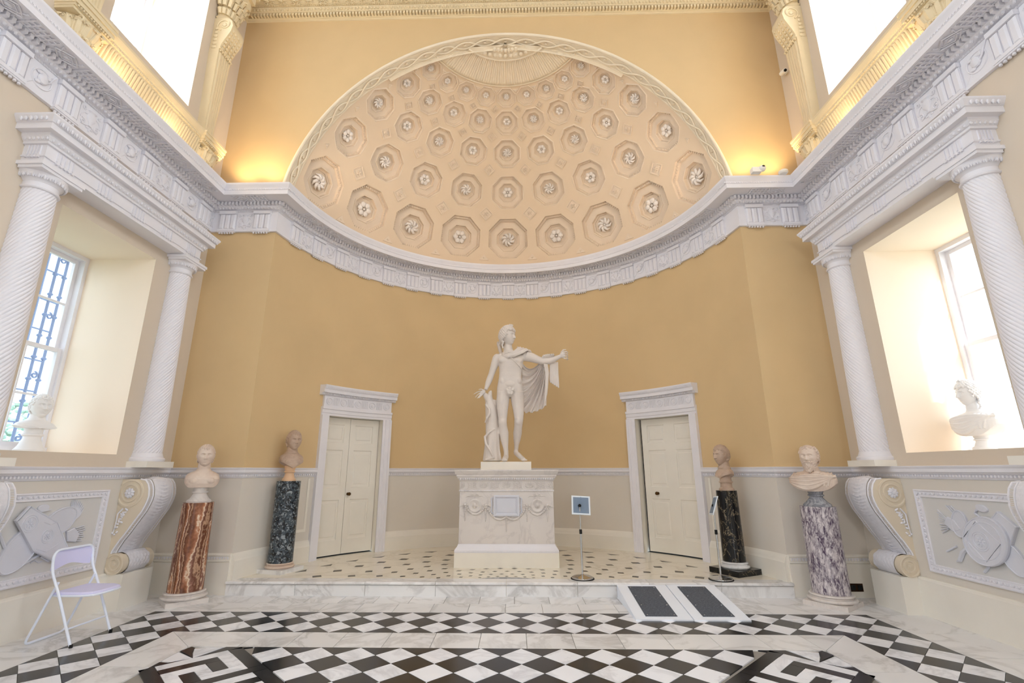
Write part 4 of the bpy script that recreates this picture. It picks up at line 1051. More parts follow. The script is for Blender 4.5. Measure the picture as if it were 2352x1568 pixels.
def sill():
    r = empty('window_sill', (XW, 4.965, 0)); y0, y1 = -.86, .86
    prf = [(0, 5.64), (.03, 5.64), (.035, 5.70), (.05, 5.72), (.05, 5.735), (.07, 6.06), (.16, 6.07), (.165, 6.09), (.18, 6.10), (.185, 6.13), (.20, 6.145), (.215, 6.17), (.225, 6.19), (.225, 6.22), (0, 6.225)]
    mb = MB(); n = len(prf); mb.add([(-p, y, z) for y in (y0, y1) for p, z in prf], [(i, i+1, n+i+1, n+i) for i in range(n-1)]); mb.build('ledge', 'upper', r)
    mb = MB(); k = 40
    for i in range(k):
        y = y0+(y1-y0)*(i+.5)/k; mb.tube([(-.045, y, 5.74), (-.075, y, 5.80), (-.10, y, 5.88), (-.125, y, 5.97), (-.158, y, 6.065)], [.012, .017, .019, .02, .018], 6)
    stuff(mb.build('flutes', 'upper', r))
    mb = MB()
    for i in range(70): y = y0+(y1-y0)*(i+.5)/70; mb.ell((-.178, y, 6.105), (.011, .01, .012), 5, 4); mb.ell((-.192, y, 6.145), (.008, .01, .01), 5, 4)
    stuff(mb.build('bead_moulding', 'upper', r)); return r
w0 = sill(); w1 = dup(w0); w1.location.x = -XW; w1.scale.x = -1
tag(w0, 'fluted cream window sill above the right cornice, lit yellow', 'sill', 'fluted sills of the upper windows'); tag(w1, 'fluted cream window sill above the left cornice, under the upper left window', 'sill', 'fluted sills of the upper windows')
def pilaster():
    r = empty('pilaster', (XW, 5.98, 6.22)); w0_, w1_ = .20, .31
    mb = MB(); mb.box((-.075, 0, .03), (.15, .30, .06)); mb.box((-.07, 0, .075), (.14, .26, .03)); mb.build('foot', 'upper', r)
    mb = MB(); Z1 = 1.52
    vs = []
    for z, w, d in ((.09, w0_, .115), (Z1, w1_, .15)): vs += [(0, -w/2, z), (-d, -w/2, z), (-d, w/2, z), (0, w/2, z)]
    mb.add(vs, [(i, i+1, 4+i+1, 4+i) for i in range(3)]+[(4, 5, 6, 7)])
    for i in range(5):
        t = (i-2)/5*.86; mb.tube([(-.117, t*w0_, .12), (-.151, t*w1_, Z1-.05)], [.013, .021], 6)
    mb.build('shaft', 'upper', r, smooth=True, ang=35)
    # reversed scroll head: big volute with scale ornament, drop on the cheek
    prof = [(0, 1.50), (-.15, 1.50), (-.17, 1.60), (-.20, 1.68), (-.24, 1.76), (-.285, 1.86), (-.30, 1.96), (-.275, 2.05), (-.22, 2.10), (-.15, 2.11), (0, 2.11)]
    mb = MB(); n = len(prof); hw = .15; mb.add([(x, -hw, z) for x, z in prof]+[(x, hw, z) for x, z in prof], [(i, i+1, n+i+1, n+i) for i in range(n-1)]+[tuple(range(n))[::-1], tuple(range(n, 2*n))])
    mb.build('scroll_head', 'upper', r, smooth=True, ang=50)
    mb = MB()
    for s in (-1, 1): mb.tube([(x-.17, s*(hw+.004), z) for x, z, _ in spiral((0, 1.97), .115, .02, 1.5, -1.2, 26)], .013, 6); mb.ell((-.17, s*(hw+.004), 1.97), (.035, .016, .035), 8, 5)
    for j in range(7):
        for i in range(4): mb.ell((-.165-.02*j, -.105+.07*i, 1.56+.055*j), (.022, .026, .03), 6, 4)
    mb.tube([(-.16, -.16, 1.53), (-.165, 0, 1.53), (-.16, .16, 1.53)], .016, 6)
    for i in range(7): mb.ell((-.165, -.13+.043*i, 1.50), (.014, .014, .018), 6, 4)
    for s in (-1, 1):
        for i in range(6): mb.ell((-.06, s*(hw+.006), 1.55+.07*i), (.05-.004*i, .012, .03), 6, 4)
        mb.ell((-.06, s*.135, 1.36), (.05, .016, .11), 8, 6)
    mb.ell((-.14, 0, 1.34), (.016, .09, .13), 8, 6)
    clampx(mb, -.002).build('scroll_ornament', 'upper', r, smooth=True)
    mb = MB(); rn = random.Random(9)
    mb.lathe([(.14, 2.11), (.17, 2.14), (.14, 2.18), (.15, 2.35), (.21, 2.55), (.25, 2.64)], 20, m=Matrix.Translation((-.06, 0, 0)))
    for row in range(3):
        for i in range(9):
            a = PI/2+PI*i/8; z = 2.2+.14*row; q = .15+.035*row; mb.tube([(-.06+cos(a)*q*.9, sin(a)*q, z), (-.06+cos(a)*q*1.15, sin(a)*q*1.15, z+.10), (-.06+cos(a)*q*1.4, sin(a)*q*1.3, z+.08)], [.03, .036, .014], 6)
    mb.box((-.13, 0, 2.72), (.30, .42, .16)); mb.box((-.15, 0, 2.86), (.36, .48, .12)); mb.box((-.17, 0, 3.0), (.42, .54, .16))
    clampx(mb, -.002).build('capital', 'upper', r, smooth=True, ang=40); return r
p0 = pilaster(); root_x['pilaster'] = XW
four(p0, 'pilaster', {(1, 5.98): 'cream fluted pilaster with scroll head right of the yellow end wall', (1, 3.95): 'foot of the nearer upper pilaster beside the upper right window',
    (-1, 5.98): 'cream fluted pilaster with scroll head left of the yellow end wall', (-1, 3.95): 'foot of the nearer upper pilaster at the top left corner'}, 'pilasters between the upper windows')

# ------------------------------------------------------------------ windows
def window(y, z0, z1, hw, xs, rows, meet, cols, vis):
    r = empty('window', (xs, y, z0))
    h = z1-z0; mb = MB(); q = hw+.03; fw_ = .055
    for sy in (-1, 1): mb.box((.0, sy*(q-fw_/2), h/2), (.136, fw_, h-.004))
    mb.box((0, 0, h-fw_/2), (.14, 2*q, fw_)); mb.box((0, 0, .03), (.2, 2*q, .06)); mb.build('frame', 'white', r)
    ym = q-fw_
    for k, (a, b, dx) in enumerate(((.06, meet+.02, -.02), (meet-.02, h-fw_, .03))):
        s_ = empty('sash', (dx, 0, 0), parent=r) if vis else None
        mb = MB()
        for sy in (-1, 1): mb.box((0, sy*(ym-.025), (a+b)/2), (.04, .05, b-a))
        for zz in (a+.026, b-.026): mb.box((0, 0, zz), (.037, 2*ym-.002, .049))
        for c in range(1, cols): mb.box((0, -ym+2*ym*c/cols, (a+b)/2), (.03, .022, b-a))
        mb.box((0, 0, (a+b)/2), (.026, 2*ym-.004, .024))
        if not vis: mb.v = [(p[0]+dx, p[1], p[2]) for p in mb.v]; mb.build('sash', 'white', r); continue
        mb.build('sash_bars', 'white', s_)
        for c in range(cols):
            for rr in range(2):
                y0, y1 = -ym+2*ym*c/cols+.015, -ym+2*ym*(c+1)/cols-.015; za, zb = (a+(b-a)*rr/2)+.02, a+(b-a)*(rr+1)/2-.02
                g = MB(); g.box((0, (y0+y1)/2, (za+zb)/2), (.004, y1-y0, zb-za)); g.build('pane', 'glass', s_)
    return r
nW = 0
for s in (-1, 1):
    for i, b in enumerate(BAYS):
        for (z0, z1, hw) in ((NZ0+.02, NZ1+.02, NY), (UZ0+.02, UZ1+.02, UY)):
            nW += 1; o = window(b, z0, z1, hw, 5.48, 4, 1.22 if z0 < 3 else 1.25, 3, i == 0); o.name = 'window_%d' % nW; o.location.x = s*5.48; o.scale.x = s
            struct(o)
# ------------------------------------------------------------------ doors in the apse
def door(knob_az, leaves, no, gap):
    r = struct(empty('door_%d' % no))
    J = JW
    mb = MB(); ap = [(0, 0), (.03, 0), (.03, .3), (.05, .35), (.05, .8), (.065, .85), (.065, 1), (0, 1)]
    def jamb(a0, a1, flip):
        vs = []; n = 3
        for z in (.165, 2.385 if 1 else 0):
            for d, w in [(0, 0), (.03, .0), (.03, .28), (.042, .34), (.042, .72), (.06, .78), (.06, 1), (0, 1)]:
                w = w if not flip else w; a = rad(a0+(a1-a0)*w); vs.append(((RA-d)*sin(a), CY+(RA-d)*cos(a), z))
        mb.add(vs, [(i, (i+1) % 8, 8+(i+1) % 8, 8+i) for i in range(8)]+[tuple(range(8)), tuple(range(8, 16))[::-1]])
    jamb(D0, D0-J, 0); jamb(D1, D1+J, 0)
    sweep(mb, [(0, 2.385), (.03, 2.385), (.03, 2.42), (.042, 2.428), (.042, 2.48), (.06, 2.488), (.06, 2.525), (0, 2.525)], arc(D1+J, D0-J, n=14)); mb.build('architrave', 'white', r)
    mb = MB(); sweep(mb, [(0, 2.525), (.045, 2.527), (.045, 2.71), (0, 2.71)], arc(D1+J-.3, D0-J+.3, n=14)); fr_ = mb.build('frieze', 'white', r)
    m_ = MB(); RR = RA-.045
    for i in range(5):
        a = rad(D0-J+1.9+(D1-D0+2*J-3.8)*i/4); p = (RR*sin(a), CY+RR*cos(a), 2.618); f = frame(p, (cos(a), -sin(a), 0), (-sin(a), -cos(a), 0))
        m_.lathe([(.062, 0), (.062, .012), (.05, .014), (.045, .004), (.032, .004), (.026, .012), (.012, .012), (0, .016)], 18, m=f)
        if i < 4:
            for j in range(6):
                a2 = a+rad((D1-D0+2*J-3.8)/4)*(.32+.36*j/5); m_.box((0, 0, 0), (.012, .125, .016), m=frame((RR*sin(a2), CY+RR*cos(a2), 2.618), (cos(a2), -sin(a2), 0), (-sin(a2), -cos(a2), 0)))
    m_.build('roundels_and_flutes', 'orn', fr_)
    mb = MB(); sweep(mb, [(0, 2.71), (.06, 2.715), (.07, 2.745), (.12, 2.75), (.12, 2.80), (.13, 2.805), (.15, 2.84), (.155, 2.855), (.155, 2.87), (0, 2.875)], arc(D1+J+.9, D0-J-.9, n=14)); hd = mb.build('hood', 'white', r)
    m_ = MB()
    for i in range(44): a = rad(D0-J+(D1-D0+2*J)*(i+.5)/44); m_.box(((RA-.075)*sin(a), CY+(RA-.075)*cos(a), 2.733), (.018, .02, .022), rz=-a)
    for i in range(60): a = rad(D0-J+(D1-D0+2*J)*(i+.5)/60); m_.box(((RA-.143)*sin(a), CY+(RA-.143)*cos(a), 2.825), (.014, .014, .014), rz=-a)
    stuff(m_.build('dentils', 'white', hd))
    # reveal
    mb = MB(); RD = RA+.13
    for a in (D0, D1): a_ = rad(a); mb.add([((RA-.02)*sin(a_), CY+(RA-.02)*cos(a_), .165), ((RD+.06)*sin(a_), CY+(RD+.06)*cos(a_), .165), ((RD+.06)*sin(a_), CY+(RD+.06)*cos(a_), 2.385), ((RA-.02)*sin(a_), CY+(RA-.02)*cos(a_), 2.385)], [(0, 1, 2, 3)])
    mb.grid(lambda u, v: ((RA-.02+.2*v)*sin(rad(D0+(D1-D0)*u)), CY+(RA-.02+.2*v)*cos(rad(D0+(D1-D0)*u)), 2.385), 8, 1); mb.build('reveal', 'cream', r)
    mb = MB(); acyl(mb, D0-1, D1+1, .1, 2.5, r=RD+.07); mb.build('dark_gap', 'dark', r)
    for (a0, a1, cols) in leaves:
        # leaf slab with sunk panels (in angle / height space)
        zr = [.18, .36, 1.02, 1.20, 1.83, 1.93, 2.26, 2.375]; rows_ = [(.40, 1.03), (1.22, 1.84), (1.96, 2.27)]
        mb = MB(); w = (a1-a0)/cols; cr = []
        for c in range(cols): cr.append((a0+w*c+w*.2, a0+w*(c+1)-w*.17))
        us_ = sorted({a0, a1, *[v for p in cr for v in p]}); vs_ = sorted({.18, 2.378, *[v for p in rows_ for v in p]})
        def pt(a, z, d): return ((RD+d)*sin(rad(a)), CY+(RD+d)*cos(rad(a)), z)
        for i in range(len(us_)-1):
            for j in range(len(vs_)-1):
                ua, ub, va, vb = us_[i], us_[i+1], vs_[j], vs_[j+1]; uc, vc = (ua+ub)/2, (va+vb)/2
                if any(p[0] < uc < p[1] for p in cr) and any(p[0] < vc < p[1] for p in rows_):
                    e = (ub-ua)*.06; ez = .03
                    A = [pt(ua, va, 0), pt(ub, va, 0), pt(ub, vb, 0), pt(ua, vb, 0)]; B = [pt(ua+e*.3, va+.012, .014), pt(ub-e*.3, va+.012, .014), pt(ub-e*.3, vb-.012, .014), pt(ua+e*.3, vb-.012, .014)]
                    C_ = [pt(ua+e*1.6, va+.05, .014), pt(ub-e*1.6, va+.05, .014), pt(ub-e*1.6, vb-.05, .014), pt(ua+e*1.6, vb-.05, .014)]; D_ = [pt(ua+e*2.2, va+.065, .006), pt(ub-e*2.2, va+.065, .006), pt(ub-e*2.2, vb-.065, .006), pt(ua+e*2.2, vb-.065, .006)]
                    for P_, Q_ in ((A, B), (B, C_), (C_, D_)): mb.add(P_+Q_, [(k, (k+1) % 4, 4+(k+1) % 4, 4+k) for k in range(4)])
                    mb.add(D_, [(0, 1, 2, 3)])
                else: mb.add([pt(ua, va, 0), pt(ub, va, 0), pt(ub, vb, 0), pt(ua, vb, 0)], [(0, 1, 2, 3)])
        for a in (a0, a1): mb.add([pt(a, .18, 0), pt(a, .18, .05), pt(a, 2.378, .05), pt(a, 2.378, 0)], [(0, 1, 2, 3)])
        lf = mb.build('leaf', 'cream', r)
        if a0 < knob_az < a1:
            k_ = rad(knob_az); p = (RD*sin(k_), CY+RD*cos(k_), 1.118); f = frame(p, (cos(k_), -sin(k_), 0), (-sin(k_), -cos(k_), 0))
            mb = MB(); mb.lathe([(.024, 0), (.024, .006), (.010, .01), (.010, .03), (.022, .038), (.029, .05), (.026, .065), (.012, .074), (0, .075)], 16, m=f); mb.build('knob', 'gold', lf, smooth=True, ang=50)
    return r
dr = door(44.3, [(40.75, 57.0, 2)], 2, True)
dl = door(48.0, [(40.2, 48.7, 1), (48.8, 57.0, 1)], 1, False); dl.scale.x = -1
for s, y in ((1, 0), (-1, 0)):      # panel mouldings on the narrow dado beside each door
    mb = MB(); a0, a1 = (D1+JW+1.2, AE-14)
    fr2 = MB()
    for (aa, ab_, za, zb) in ((a0, a1, .60, .64), (a0, a0+.6, .60, 1.38)): fr2.grid(lambda u, v: ((RA-.006)*sin(rad(aa+(ab_-aa)*u)), CY+(RA-.006)*cos(rad(aa+(ab_-aa)*u)), za+(zb-za)*v), 4, 1)
    o = fr2.build('panel_moulding', 'cream', wa); o.scale.x = s
# ------------------------------------------------------------------ organic forms
def organic(mb, voxel, it=2, fn=None, name='body', mt='bust', parent=None, fac=.5):
    me = bpy.data.meshes.new('tmp'); me.from_pydata(mb.v, [], mb.f); o = bpy.data.objects.new('tmp', me); COL.objects.link(o)
    r = o.modifiers.new('r', 'REMESH'); r.mode = 'VOXEL'; r.voxel_size = voxel
    s = o.modifiers.new('s', 'SMOOTH'); s.factor = fac; s.iterations = it
    dg = bpy.context.evaluated_depsgraph_get(); m2 = bpy.data.meshes.new_from_object(o.evaluated_get(dg))
    bpy.data.objects.remove(o); bpy.data.meshes.remove(me)
    n = len(m2.vertices); a = np.empty(n*3, dtype=np.float32); m2.vertices.foreach_get('co', a); a = a.reshape(-1, 3)
    if fn is not None: a = fn(a).astype(np.float32); m2.vertices.foreach_set('co', a.ravel())
    m2.name = name; m2.materials.clear(); m2.materials.append(MT[mt]); m2.shade_smooth(); m2.update()
    return link(name, m2, parent)
def sst(x): x = max(0, min(1, x)); return x*x*(3-2*x)
def head(mb, m, hair='short', beard=False, seed=1, only=None):
    """unit head: height 1 (chin -.5, crown .5), face towards -y"""
    t = MB(); t.ell((0, 0, 0), (1, 1, 1), 72, 56); out = []; sd = seed*1.7
    for (x, y, z) in t.v:
        X, Z = .35*x, .5*z; q = max(0, -Z-.02)/.48; X *= 1-.34*q**1.7
        if y < 0: Y = -.355*abs(y)**.75*(1-.05*q); 
        else: Y = .42*y*(1-.55*sst(q*1.3))
        f = max(0, -y)**.9
        g = lambda a, b, sa, sb_: math.exp(-((X-a)/sa)**2-((Z-b)/sb_)**2)
        rp = max(0, min(1, (.10-Z)/.25)); tail = 1 if Z > -.135 else math.exp(-((Z+.135)/.02)**2)
        d = (.02+.115*rp)*tail*math.exp(-(X/(.034+.028*rp))**2)*(1 if Z < .1 else math.exp(-((Z-.1)/.05)**2))
        for s in (-1, 1):
            d += .042*math.exp(-((X-s*.125)/.085)**2-((Z-.122+1.6*(abs(X)-.11)**2)/.026)**2)-.125*g(s*.122, .032, .068, .046)+.098*g(s*.135, .024, .040, .027)+.03*g(s*.132, .056, .05, .007)-.02*g(s*.132, .046, .045, .006)+.02*g(s*.132, .004, .045, .008)+.02*g(s*.19, -.06, .08, .08)+.02*g(s*.05, -.12, .022, .022)
        d += .04*g(0, -.218, .085, .02)+.038*g(0, -.272, .07, .022)-.03*g(0, -.246, .10, .009)+.045*g(0, -.40, .09, .07)-.018*g(0, -.318, .09, .025)+.012*g(0, .1, .06, .04)
        Y -= d*f
        out.append([X, Y, Z])
    t.v = [tuple(p) for p in out]
    if only != 'hair': mb.add(t.v, t.f, m)
    if only == 'face': return
    for s in (-1, 1):
        if only == 'hair': break
        mb.ell((s*.35, .03, .0), (.03, .055, .095), 10, 8, m, rot=Matrix.Rotation(s*.25, 3, 'Z')); mb.ell((s*.345, .03, -.075), (.028, .035, .04), 8, 6, m)
    rn = random.Random(seed)
    N = {'short': 380, 'curly': 340, 'cap': 420, 'bald': 330, 'long': 400}[hair]
    for i in range(N):
        zz = 1-2*(i+.5)/N; a = i*2.39996; r_ = math.sqrt(1-zz*zz); dx, dy, dz = r_*cos(a), r_*sin(a), zz
        hl = {'short': .50, 'curly': .46, 'cap': .55, 'bald': .62, 'long': .42}[hair]
        on = (dz > hl and dy < .1) or (dy > -.28 and dz > -.25) or (dy > .15 and dz > -.62)
        if dy < -.05 and dz < .35 and abs(dx) > .6 and hair in ('short', 'curly', 'long') and dy > -.5 and dz > -.0: on = True
        if hair == 'bald' and dz > .78 and dy < .5: on = False
        if abs(dx) > .86 and -.3 < dz < .25 and dy > -.25 and dy < .35: on = hair in ('long',)
        if not on: continue
        k = .06 if hair == 'curly' else .05 if hair == 'long' else .042 if hair != 'cap' else .035
        h = {'short': 1.03, 'curly': 1.07, 'cap': 1.02, 'bald': 1.04, 'long': 1.1}[hair]
        X, Y, Z = .36*dx*h, (.37 if dy < 0 else .42*(1-.4*sst(max(0, -.5*dz)*2)))*dy*h, .505*dz*h
        if hair in ('cap', 'short'):
            mb.ell((X, Y, Z), (k*rn.uniform(.8, 1.1), k*rn.uniform(1, 1.5), k*rn.uniform(.7, 1.2)), 7, 5, m, rot=Matrix.Rotation(rn.uniform(-1, 1), 3, 'X'))
        else: mb.ell((X, Y, Z), (k*rn.uniform(.8, 1.2), k*rn.uniform(.8, 1.2), k*rn.uniform(.8, 1.2)), 7, 5, m)
    if hair == 'long':
        for s in (-1, 1):
            for j in range(9): mb.ell((s*(.33+.02*sin(j*2.)), .10+.02*cos(j*2), -.02-.075*j), (.05, .055, .05), 7, 5, m)
        for j in range(7): mb.ell((.07*sin(j*2.2), -.12-.02*j, .55+.03*cos(j*1.8)), (.06, .05, .055), 7, 5, m)
        for j in range(14): mb.ell((rn.uniform(-.3, .3), .38+rn.uniform(-.08, .06), rn.uniform(-.5, -.05)), (.05, .05, .06), 7, 5, m)
    if beard:
        mb.ell((0, -.17, -.40), (.21, .17, .20), 14, 10, m); mb.ell((0, -.12, -.25), (.30, .2, .16), 14, 10, m)
        for i in range(210):
            u = rn.uniform(-1, 1); v = rn.random(); X = .33*u*(1-.42*v**1.5); Z = -.12-.50*v-(.0 if abs(u) > .5 else .03); 
            if v < .22 and abs(u) < .55: continue
            Y = -.36+.30*u*u*(1-.2*v)+.05*v+rn.uniform(-.02, .02)
            mb.ell((X, Y, Z), (.022, .028, .055), 6, 5, m, rot=Matrix.Rotation(rn.uniform(-.6, .6)+.5*u, 3, 'Y'))
        for s in (-1, 1):
            mb.tube([(s*.01, -.42, -.19), (s*.07, -.43, -.205), (s*.13, -.39, -.25), (s*.15, -.37, -.31)], [.02, .028, .025, .012], 6, m)
def bust(label, loc, rz, headh, hz, chest, z0, kind, hair, mt, socle, seed, beard=False, turn=0, tilt=0, hx=0.):
    """chest = (half width, half depth, top z, bottom z); heights are absolute, loc is the axis"""
    r = empty('marble_bust', loc, rz); tag(r, label, 'bust', None); Z = lambda z: z-loc[2]
    mb = MB(); hw, hd, zt, zb = chest
    hm = Matrix.Translation((hx, -.02, Z(hz))) @ Matrix.Rotation(turn, 4, 'Z') @ Matrix.Rotation(tilt, 4, 'X') @ Matrix.Scale(headh, 4)
    head(mb, hm, hair, beard, seed)
    h = zt-zb; nr = headh*.255
    def loft_(rows, n=36):
        vs = []
        for (cx, cy, z, w, d, e) in rows:
            for q in range(n):
                a = 2*PI*q/n; ca, sa_ = cos(a), sin(a); k = (abs(ca)**e+abs(sa_)**e)**(-1/e); vs.append((cx+w*k*ca, cy+d*k*sa_, z))
        m_ = len(rows); mb.add(vs, [(u*n+q, u*n+(q+1) % n, (u+1)*n+(q+1) % n, (u+1)*n+q) for u in range(m_-1) for q in range(n)][::-1]+[tuple(range(n)), tuple((m_-1)*n+q for q in range(n))[::-1]])
    loft_([(hx, .01, Z(hz)-headh*.05, nr*.8, nr*.8, 2), (hx, .01, Z(hz)-headh*.38, nr, nr, 2), (hx*.5, .01, Z(zt)+.035, nr*1.05, nr*1.02, 2), (0, .012, Z(zt)+.012, nr*1.3, nr*1.12, 2), (0, .012, Z(zt)-.008, hw*.70, hd*.72, 2.2), (0, .01, Z(zt)-.028, hw*.88, hd*.84, 2.3), (0, .006, Z(zt)-.055, hw*.97, hd*.94, 2.5), (0, 0, Z(zt)-.09, hw, hd, 2.6), (0, 0, Z(zb)+h*.25, hw*.98, hd*.98, 2.6), (0, 0, Z(zb)-.01, hw*.93, hd*.8, 2.6)])
    for s in (-1, 1):
        mb.ell((s*hw*.42, -hd*.62, Z(zt)-.11), (hw*.36, hd*.42, .05), 14, 10)
    vox = .0031
    def clampf(a):
        zl = Z(zb)
        if kind == 'square': lim = zl+np.clip((np.abs(a[:, 0])-hw*.62)/(hw*.38), 0, 1)**2*h*.35
        elif kind == 'round': lim = zl+(np.clip(np.abs(a[:, 0])/hw, 0, 1)**2)*h*.75
        else: lim = zl+np.clip(np.abs(a[:, 0])/hw, 0, 1)*h*.45
        low = a[:, 2] < lim; a[low, 2] = lim[low]+(a[low, 2]-lim[low])*.03
        b = a[:, 1] > hd*.9; nb = b & (a[:, 2] < Z(zt)-.03); a[nb, 1] = hd*.9
        return a
    if kind == 'draped':
        def sf(u): k = (abs(u)**2.6); return -hd*max(0, 1-k)**(1/2.6)
        for j in range(8):
            t = j/7; pts = []
            for k in range(17):
                u = -1+k/8; uu = u*(1-.02*t); z = Z(zt)-.012-.05*abs(u)**2-h*(.10+.72*t)*(1-abs(u+.15)**1.7*.9); pts.append((uu*hw*1.0, sf(min(.985, abs(uu)))*(1.02-.1*t)-.006, z))
            mb.tube(pts, [.007+.009*sin(PI*k/16)+.003*(j % 2) for k in range(17)], 7)
        for j in range(4):
            u0 = .34+.15*j; mb.tube([(hw*u0, .03, Z(zt)+.012-.03*u0), (hw*u0, sf(u0)*.8, Z(zt)-.02-.03*u0), (hw*(u0-.05), sf(u0)*1.04, Z(zt)-h*.35), (hw*(u0-.12), sf(u0-.1)*1.02, Z(zt)-h*.72)], [.012, .016, .014, .008], 7)
            mb.tube([(-hw*u0, .03, Z(zt)+.012-.03*u0), (-hw*u0, sf(u0)*.8, Z(zt)-.02-.03*u0), (-hw*(u0+.02), sf(u0)*1.04, Z(zt)-h*.3)], [.012, .015, .008], 7)
        def clampf(a, z_=Z(zb)):
            lim = z_+(np.clip(np.abs(a[:, 0])/hw, 0, 1.05)**3)*h*.45; low = a[:, 2] < lim; a[low, 2] = lim[low]+(a[low, 2]-lim[low])*.03
            b = (a[:, 1] > hd*.9) & (a[:, 2] < Z(zt)-.03); a[b, 1] = hd*.9; return a
    organic(mb, vox, 1, clampf, 'figure', mt, r, .4)
    smt, prof = socle
    mb = MB(); mb.lathe([(rr, Z(zz)) for rr, zz in prof], 28, c=(0, .01, 0)); mb.build('socle', smt, r, smooth=True, ang=35); return r
def pillar(label, x, y, z0, rz, plw, plh, pm, base, bm_, r0_, r1_, zb, zt, sm, cat='pillar'):
    r = empty('marble_pillar', (x, y, z0), 0); tag(r, label, cat)
    mb = MB(); mb.box((0, 0, plh/2), (plw, plw, plh), rz=rz); mb.build('plinth', pm, r)
    h = zb-z0-plh; b = base
    mb = MB(); mb.lathe([(b*.93, plh), (b, plh+h*.15), (b*1.01, plh+h*.3), (b*.96, plh+h*.45), (b*.86, plh+h*.5), (b*.84, plh+h*.62), (b*.88, plh+h*.68), (b*.92, plh+h*.8), (b*.88, plh+h*.95), (r0_*.98, plh+h)], 40); mb.build('moulded_base', bm_, r, smooth=True, ang=35)
    mb = MB(); mb.lathe([(r0_+(r1_-r0_)*t, zb-z0+(zt-zb)*t) for t in np.linspace(0, 1, 9)], 48); mb.build('shaft', sm, r, smooth=True, ang=30); return r
def soc(z0, z1, rb, rm, rt_): h = z1-z0; return [(rb, z0), (rb, z0+.018), (rb*.93, z0+.03), (rb*.78, z0+h*.25), (rm, z0+h*.55), (rm*1.02, z0+h*.62), (rm*1.25, z0+h*.66), (rm*1.25, z0+h*.72), (rm*1.05, z0+h*.76), (rt_, z0+h*.95), (rt_, z1+.03)]
pillar('brown and cream banded onyx pillar on a square white plinth, far left', -3.82, 6.20, 0, rad(44), .43, .05, 'pedw', .24, 'pedw', .19, .168, .132, 1.123, 'onyx')
bust('bare chested marble bust of a man with short fringe, on the brown banded pillar', (-3.82, 6.20, 1.123), rad(34), .272, 1.683, (.19, .115, 1.49, 1.30), 1.12, 'square', 'cap', 'bust', ('pedw', soc(1.123, 1.30, .135, .072, .075)), 3)
pillar('dark grey green speckled breccia pillar in front of the left door', -3.14, 7.13, SP, rad(-17), .44, .05, 'slab', .19, 'bust', .162, .162, .284, 1.358, 'breccia')
bust('brownish marble bust of a young man looking right, on the dark speckled pillar', (-3.14, 7.13, 1.358), rad(48), .285, 1.925, (.17, .10, 1.74, 1.535), 1.358, 'vee', 'cap', 'bust2', ('pinkm', soc(1.358, 1.54, .095, .06, .075)), 5)
pillar('black marble pillar with gold veins on a black plinth, in front of the right door', 3.07, 7.09, SP, rad(28), .46, .07, 'black', .185, 'slab', .146, .136, .318, 1.226, 'black')
bust('marble bust of a man in profile looking left, on the black pillar', (3.07, 7.09, 1.226), rad(-72), .28, 1.70, (.14, .095, 1.52, 1.385), 1.226, 'vee', 'short', 'bust2', ('bust2', soc(1.226, 1.39, .10, .075, .075)), 8)
pillar('lilac and white mottled marble pillar on a square white plinth, far right', 3.77, 6.20, 0, rad(38), .46, .05, 'pedw', .25, 'pedw', .194, .19, .132, 1.078, 'violet')
bust('draped marble bust of a bearded old man, on the lilac mottled pillar', (3.77, 6.20, 1.078), rad(-42), .285, 1.66, (.25, .135, 1.475, 1.25), 1.078, 'draped', 'bald', 'bust', ('grey', soc(1.078, 1.26, .15, .07, .085)), 12, beard=True, turn=rad(-6))
bust('white marble bust with curled side hair looking right, in the left window recess', (-5.15, 5.22, 1.705), rad(70), .26, 2.19, (.19, .10, 2.03, 1.95), 1.705, 'square', 'short', 'bustw', ('bustw', soc(1.705, 1.96, .13, .075, .08)), 21)
bust('white draped marble bust in profile facing left, in the right window recess', (5.13, 5.36, 1.705), rad(-88), .27, 2.305, (.25, .13, 2.10, 1.85), 1.705, 'draped', 'long', 'bustw', ('bustw', soc(1.705, 1.86, .10, .06, .075)), 23, turn=rad(-14))

# ------------------------------------------------------------------ statue on its pedestal
def rectstack(mb, prof, x, y0, y1, m=None):
    n = len(prof); vs = []
    for p, z in prof: vs += [(-x-p, y0-p, z), (x+p, y0-p, z), (x+p, y1+p, z), (-x-p, y1+p, z)]
    mb.add(vs, [(j*4+i, j*4+(i+1) % 4, (j+1)*4+(i+1) % 4, (j+1)*4+i) for j in range(n-1) for i in range(4)]+[(3, 2, 1, 0), tuple((n-1)*4+i for i in range(4))], m)
pd = empty('pedestal', (-.012, 7.95, SP)); tag(pd, 'large white pedestal with swags and a blank tablet, carrying the standing statue', 'pedestal')
py = 7.455-7.95; HX = .692
mb = MB(); rectstack(mb, [(.058, 0), (.058, .195)], HX, py, .5); mb.build('foot', 'cream', pd)
mb = MB(); rectstack(mb, [(.052, .195), (.052, .20), (.058, .205), (.058, .228), (.045, .25), (.02, .28), (.01, .305), (0, .31)], HX, py, .5); mb.build('base_moulding', 'white', pd)
mb = MB(); rectstack(mb, [(.004, .31), (0, 1.03)], HX, py, .5); mb.build('die', 'pedw', pd)
mb = MB(); rectstack(mb, [(0, 1.03), (.014, 1.036), (.014, 1.056), (0, 1.062), (0, 1.18), (.012, 1.186), (.012, 1.196), (.035, 1.225), (.04, 1.245), (.05, 1.25), (.05, 1.27), (.058, 1.28), (.078, 1.315), (.085, 1.33), (.085, 1.345), (-.2, 1.347)], HX, py, .5); mb.build('cornice', 'pedw', pd)
mb = MB()
for i in range(52): mb.ell((-.70+1.4*(i+.5)/52, py-.032, 1.213), (.010, .012, .017), 6, 4)
for i in range(90): mb.ell((-.70+1.4*(i+.5)/90, py-.014, 1.046), (.007, .007, .009), 5, 3)
